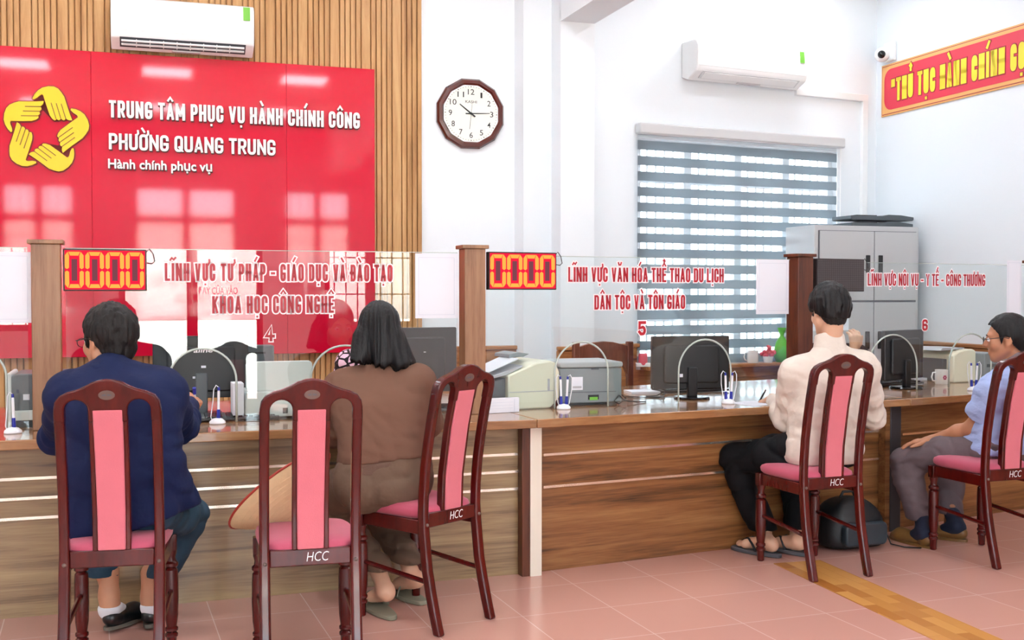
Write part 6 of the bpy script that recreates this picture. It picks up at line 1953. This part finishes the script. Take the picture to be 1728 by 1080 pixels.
TRS = leg_shapes(J, 'L', .014, thigh=.084, calf=.056, ank=.05) + leg_shapes(J, 'R', .014, thigh=.084, calf=.056, ank=.05) + [C(PJ - r_ * .07, PJ + r_ * .07, .106)]
cu = plane_cut((0, 0, .125), (0, 0, -1)); fo2 = folds(.010, 8, 58, (1, 1, .8))
skin_mesh('trousers', [surf([(.04, TRS)], .009, lambda P, d: np.maximum(rings(P, rings(P, fo2(P, d), J['KL'], (.6, -.2, -1), .05, .005, .1, 93), V3(J['AL']) + V3((0, 0, .1)), (0, 0, 1), .05, .004, .09, 94), cu(P)))], 'grey_cloth', p4, O)
for a, h_, t_ in ((J['AL'], heL, toL), (J['AR'], heR, toR)):
    d = unit(t_ - h_); q = h_ + d * .055 + V3((0, 0, .07))
    so = surf([(.02, [C(V3(a) + V3((0, 0, .06)), q, .044, .041), C(q, h_ + d * .12 + V3((0, 0, .05)), .041, .034)])], .007)
    skin_mesh('sock', [so], 'sock_dark', p4, O, 'dark blue sock')
    shoe('shoe', h_, t_, 'brown_leather', p4, O, lift=.0, sole='brown_leather', label='brown moccasin')

# ---- staff behind the glass, mostly hidden -----------------------------------------------------
def staff(label, hx, hv, Y, mtl, face, mtsk='skin_pale', bx=None, arm=None, seed=70):
    bx = bx or hx
    Hc = W(hx, hv, Y); z0 = Hc.z
    N = V3(W(bx, hv, Y)); N[2] = z0 - .135
    f = unit(V3((face[0], face[1], 0))); r = V3((f[1], -f[0], 0))
    J = dict(N=N, C=N - V3((0, 0, .17)) - f * .02, W=N - V3((0, 0, .36)) - f * .03, P=N - V3((0, 0, .52)) - f * .03, SL=N - r * .165 - V3((0, 0, .06)), SR=N + r * .165 - V3((0, 0, .06)))
    J['EL'] = J['SL'] - V3((0, 0, .26)) + f * .06 - r * .03; J['ER'] = J['SR'] - V3((0, 0, .26)) + f * .06 + r * .03
    zt = CTZ + .05
    J['HL'] = J['EL'] + f * .21 + r * .06; J['HR'] = J['ER'] + f * .21 - r * .06
    J['HL'][2] = zt; J['HR'][2] = zt
    if arm is not None:
        k = 'L'
        J['EL'], J['HL'] = arm
    for s, sg in (('L', -1), ('R', 1)):
        J['K' + s] = J['P'] + f * .42 + r * sg * .1 - V3((0, 0, .06)); J['A' + s] = J['K' + s] - V3((0, 0, .38)) - f * .04
    Rh = head_frame((face[0], face[1], -.15)); O = V3((J['P'][0], J['P'][1], 0))
    pcs = [surf(head_shapes(Hc, Rh, .95) + [(.02, neckline(J, Hc, Rh, .047))], .006, head_post(Hc, Rh), .014), surf([(.05, torso_shapes(J, -.022) + leg_shapes(J, 'L', -.01) + leg_shapes(J, 'R', -.01) + arm_shapes(J, 'L', -.01) + arm_shapes(J, 'R', -.01))], .013)]
    hd = V3(J['HL']) - V3(J['EL'])
    if arm is not None:
        pcs.append(surf(hand_shapes(J['HL'], V3((.1, .1, 1)), -f * .6 + r * .3 + V3((0, 0, .2)) if False else V3((.2, -.9, .1)), 1, curl=1.1, scale=1.0), .0045, None, .01))
    else:
        pcs.append(surf(hand_shapes(J['HL'], f, V3((0, 0, 1)), 1, .5), .005, None, .01))
    pcs.append(surf(hand_shapes(J['HR'], f, V3((0, 0, 1)), -1, .5), .005, None, .01))
    p = person_root('person', pcs, mtsk, O, label)
    eyes(Hc, Rh, p, O)
    skin_mesh('hair', [hair_cap(Hc, Rh, .013, None, .004, seed, .008)], 'hair_black', p, O)
    fo = folds(.006, 8, seed + 1)
    skin_mesh('shirt', [surf([(.05, torso_shapes(J, .018) + arm_shapes(J, 'L', .02, .85) + arm_shapes(J, 'R', .02, .85))], .009, lambda P, d: np.maximum(fo(P, d), .5 - P[:, 2] - .04))], mtl, p, O)
    skin_mesh('trousers', [surf([(.04, leg_shapes(J, 'L', .012) + leg_shapes(J, 'R', .012) + [C(J['P'] - r * .07, J['P'] + r * .07, .105)])], .012)], 'black_cloth', p, O)
    c = thing('office_chair', 'office chair carrying the ' + label.split(' ', 1)[1][:0] + chair_words, 'chair', O + V3(-f * .02), math.atan2(f[1], f[0]) - math.pi / 2)
    zs = float(J['P'][2]) - .115
    MB().prism(rrect(-.23, .23, -.22, .22, .06), zs - .07, zs).build('seat', 'black_plastic', c, bevel=.02)
    m = MB(); m.prism([(.24 * math.cos(a), zs + .12 + (.46 if math.sin(a) > 0 else .08) * math.sin(a)) for a in [2 * math.pi * i / 28 for i in range(28)]], -.30, -.26, 'xz'); m.build('backrest', 'maroon_cloth' if 'maroon' in label else 'black_plastic', c, bevel=.012)
    MB().box(-.03, .03, -.29, -.1, zs - .05, zs - .03).build('bracket', 'black_plastic', c)
    MB().tube([(0, 0, zs - .07), (0, 0, .08)], .028, 12).build('column', 'black_plastic', c, smooth=40)
    for k in range(5):
        a = 2 * math.pi * k / 5
        MB().tube([(0, 0, .09), (.27 * math.cos(a), .27 * math.sin(a), .05)], [.024, .016], 8).build('leg', 'black_plastic', c, smooth=40)
        MB().ball((.27 * math.cos(a), .27 * math.sin(a), .0255), .025, 10, 8).build('caster', 'black_plastic', c, smooth=True)
    return p
chair_words = 'clerk in the pink patterned blouse'
staff('clerk in a pink and black patterned blouse sitting behind the glass', 648, 556, 6.15, 'pattern_cloth', (-.1, -1), bx=640)
chair_words = 'clerk hidden behind the visitor in ivory'
hp = W(1441, 592, 6.75)
staff('clerk in a dark maroon top resting chin on hand behind the glass', 1402, 548, 6.95, 'maroon_cloth', (-.15, -1), bx=1398, arm=(W(1455, 640, 6.85), hp), seed=80)
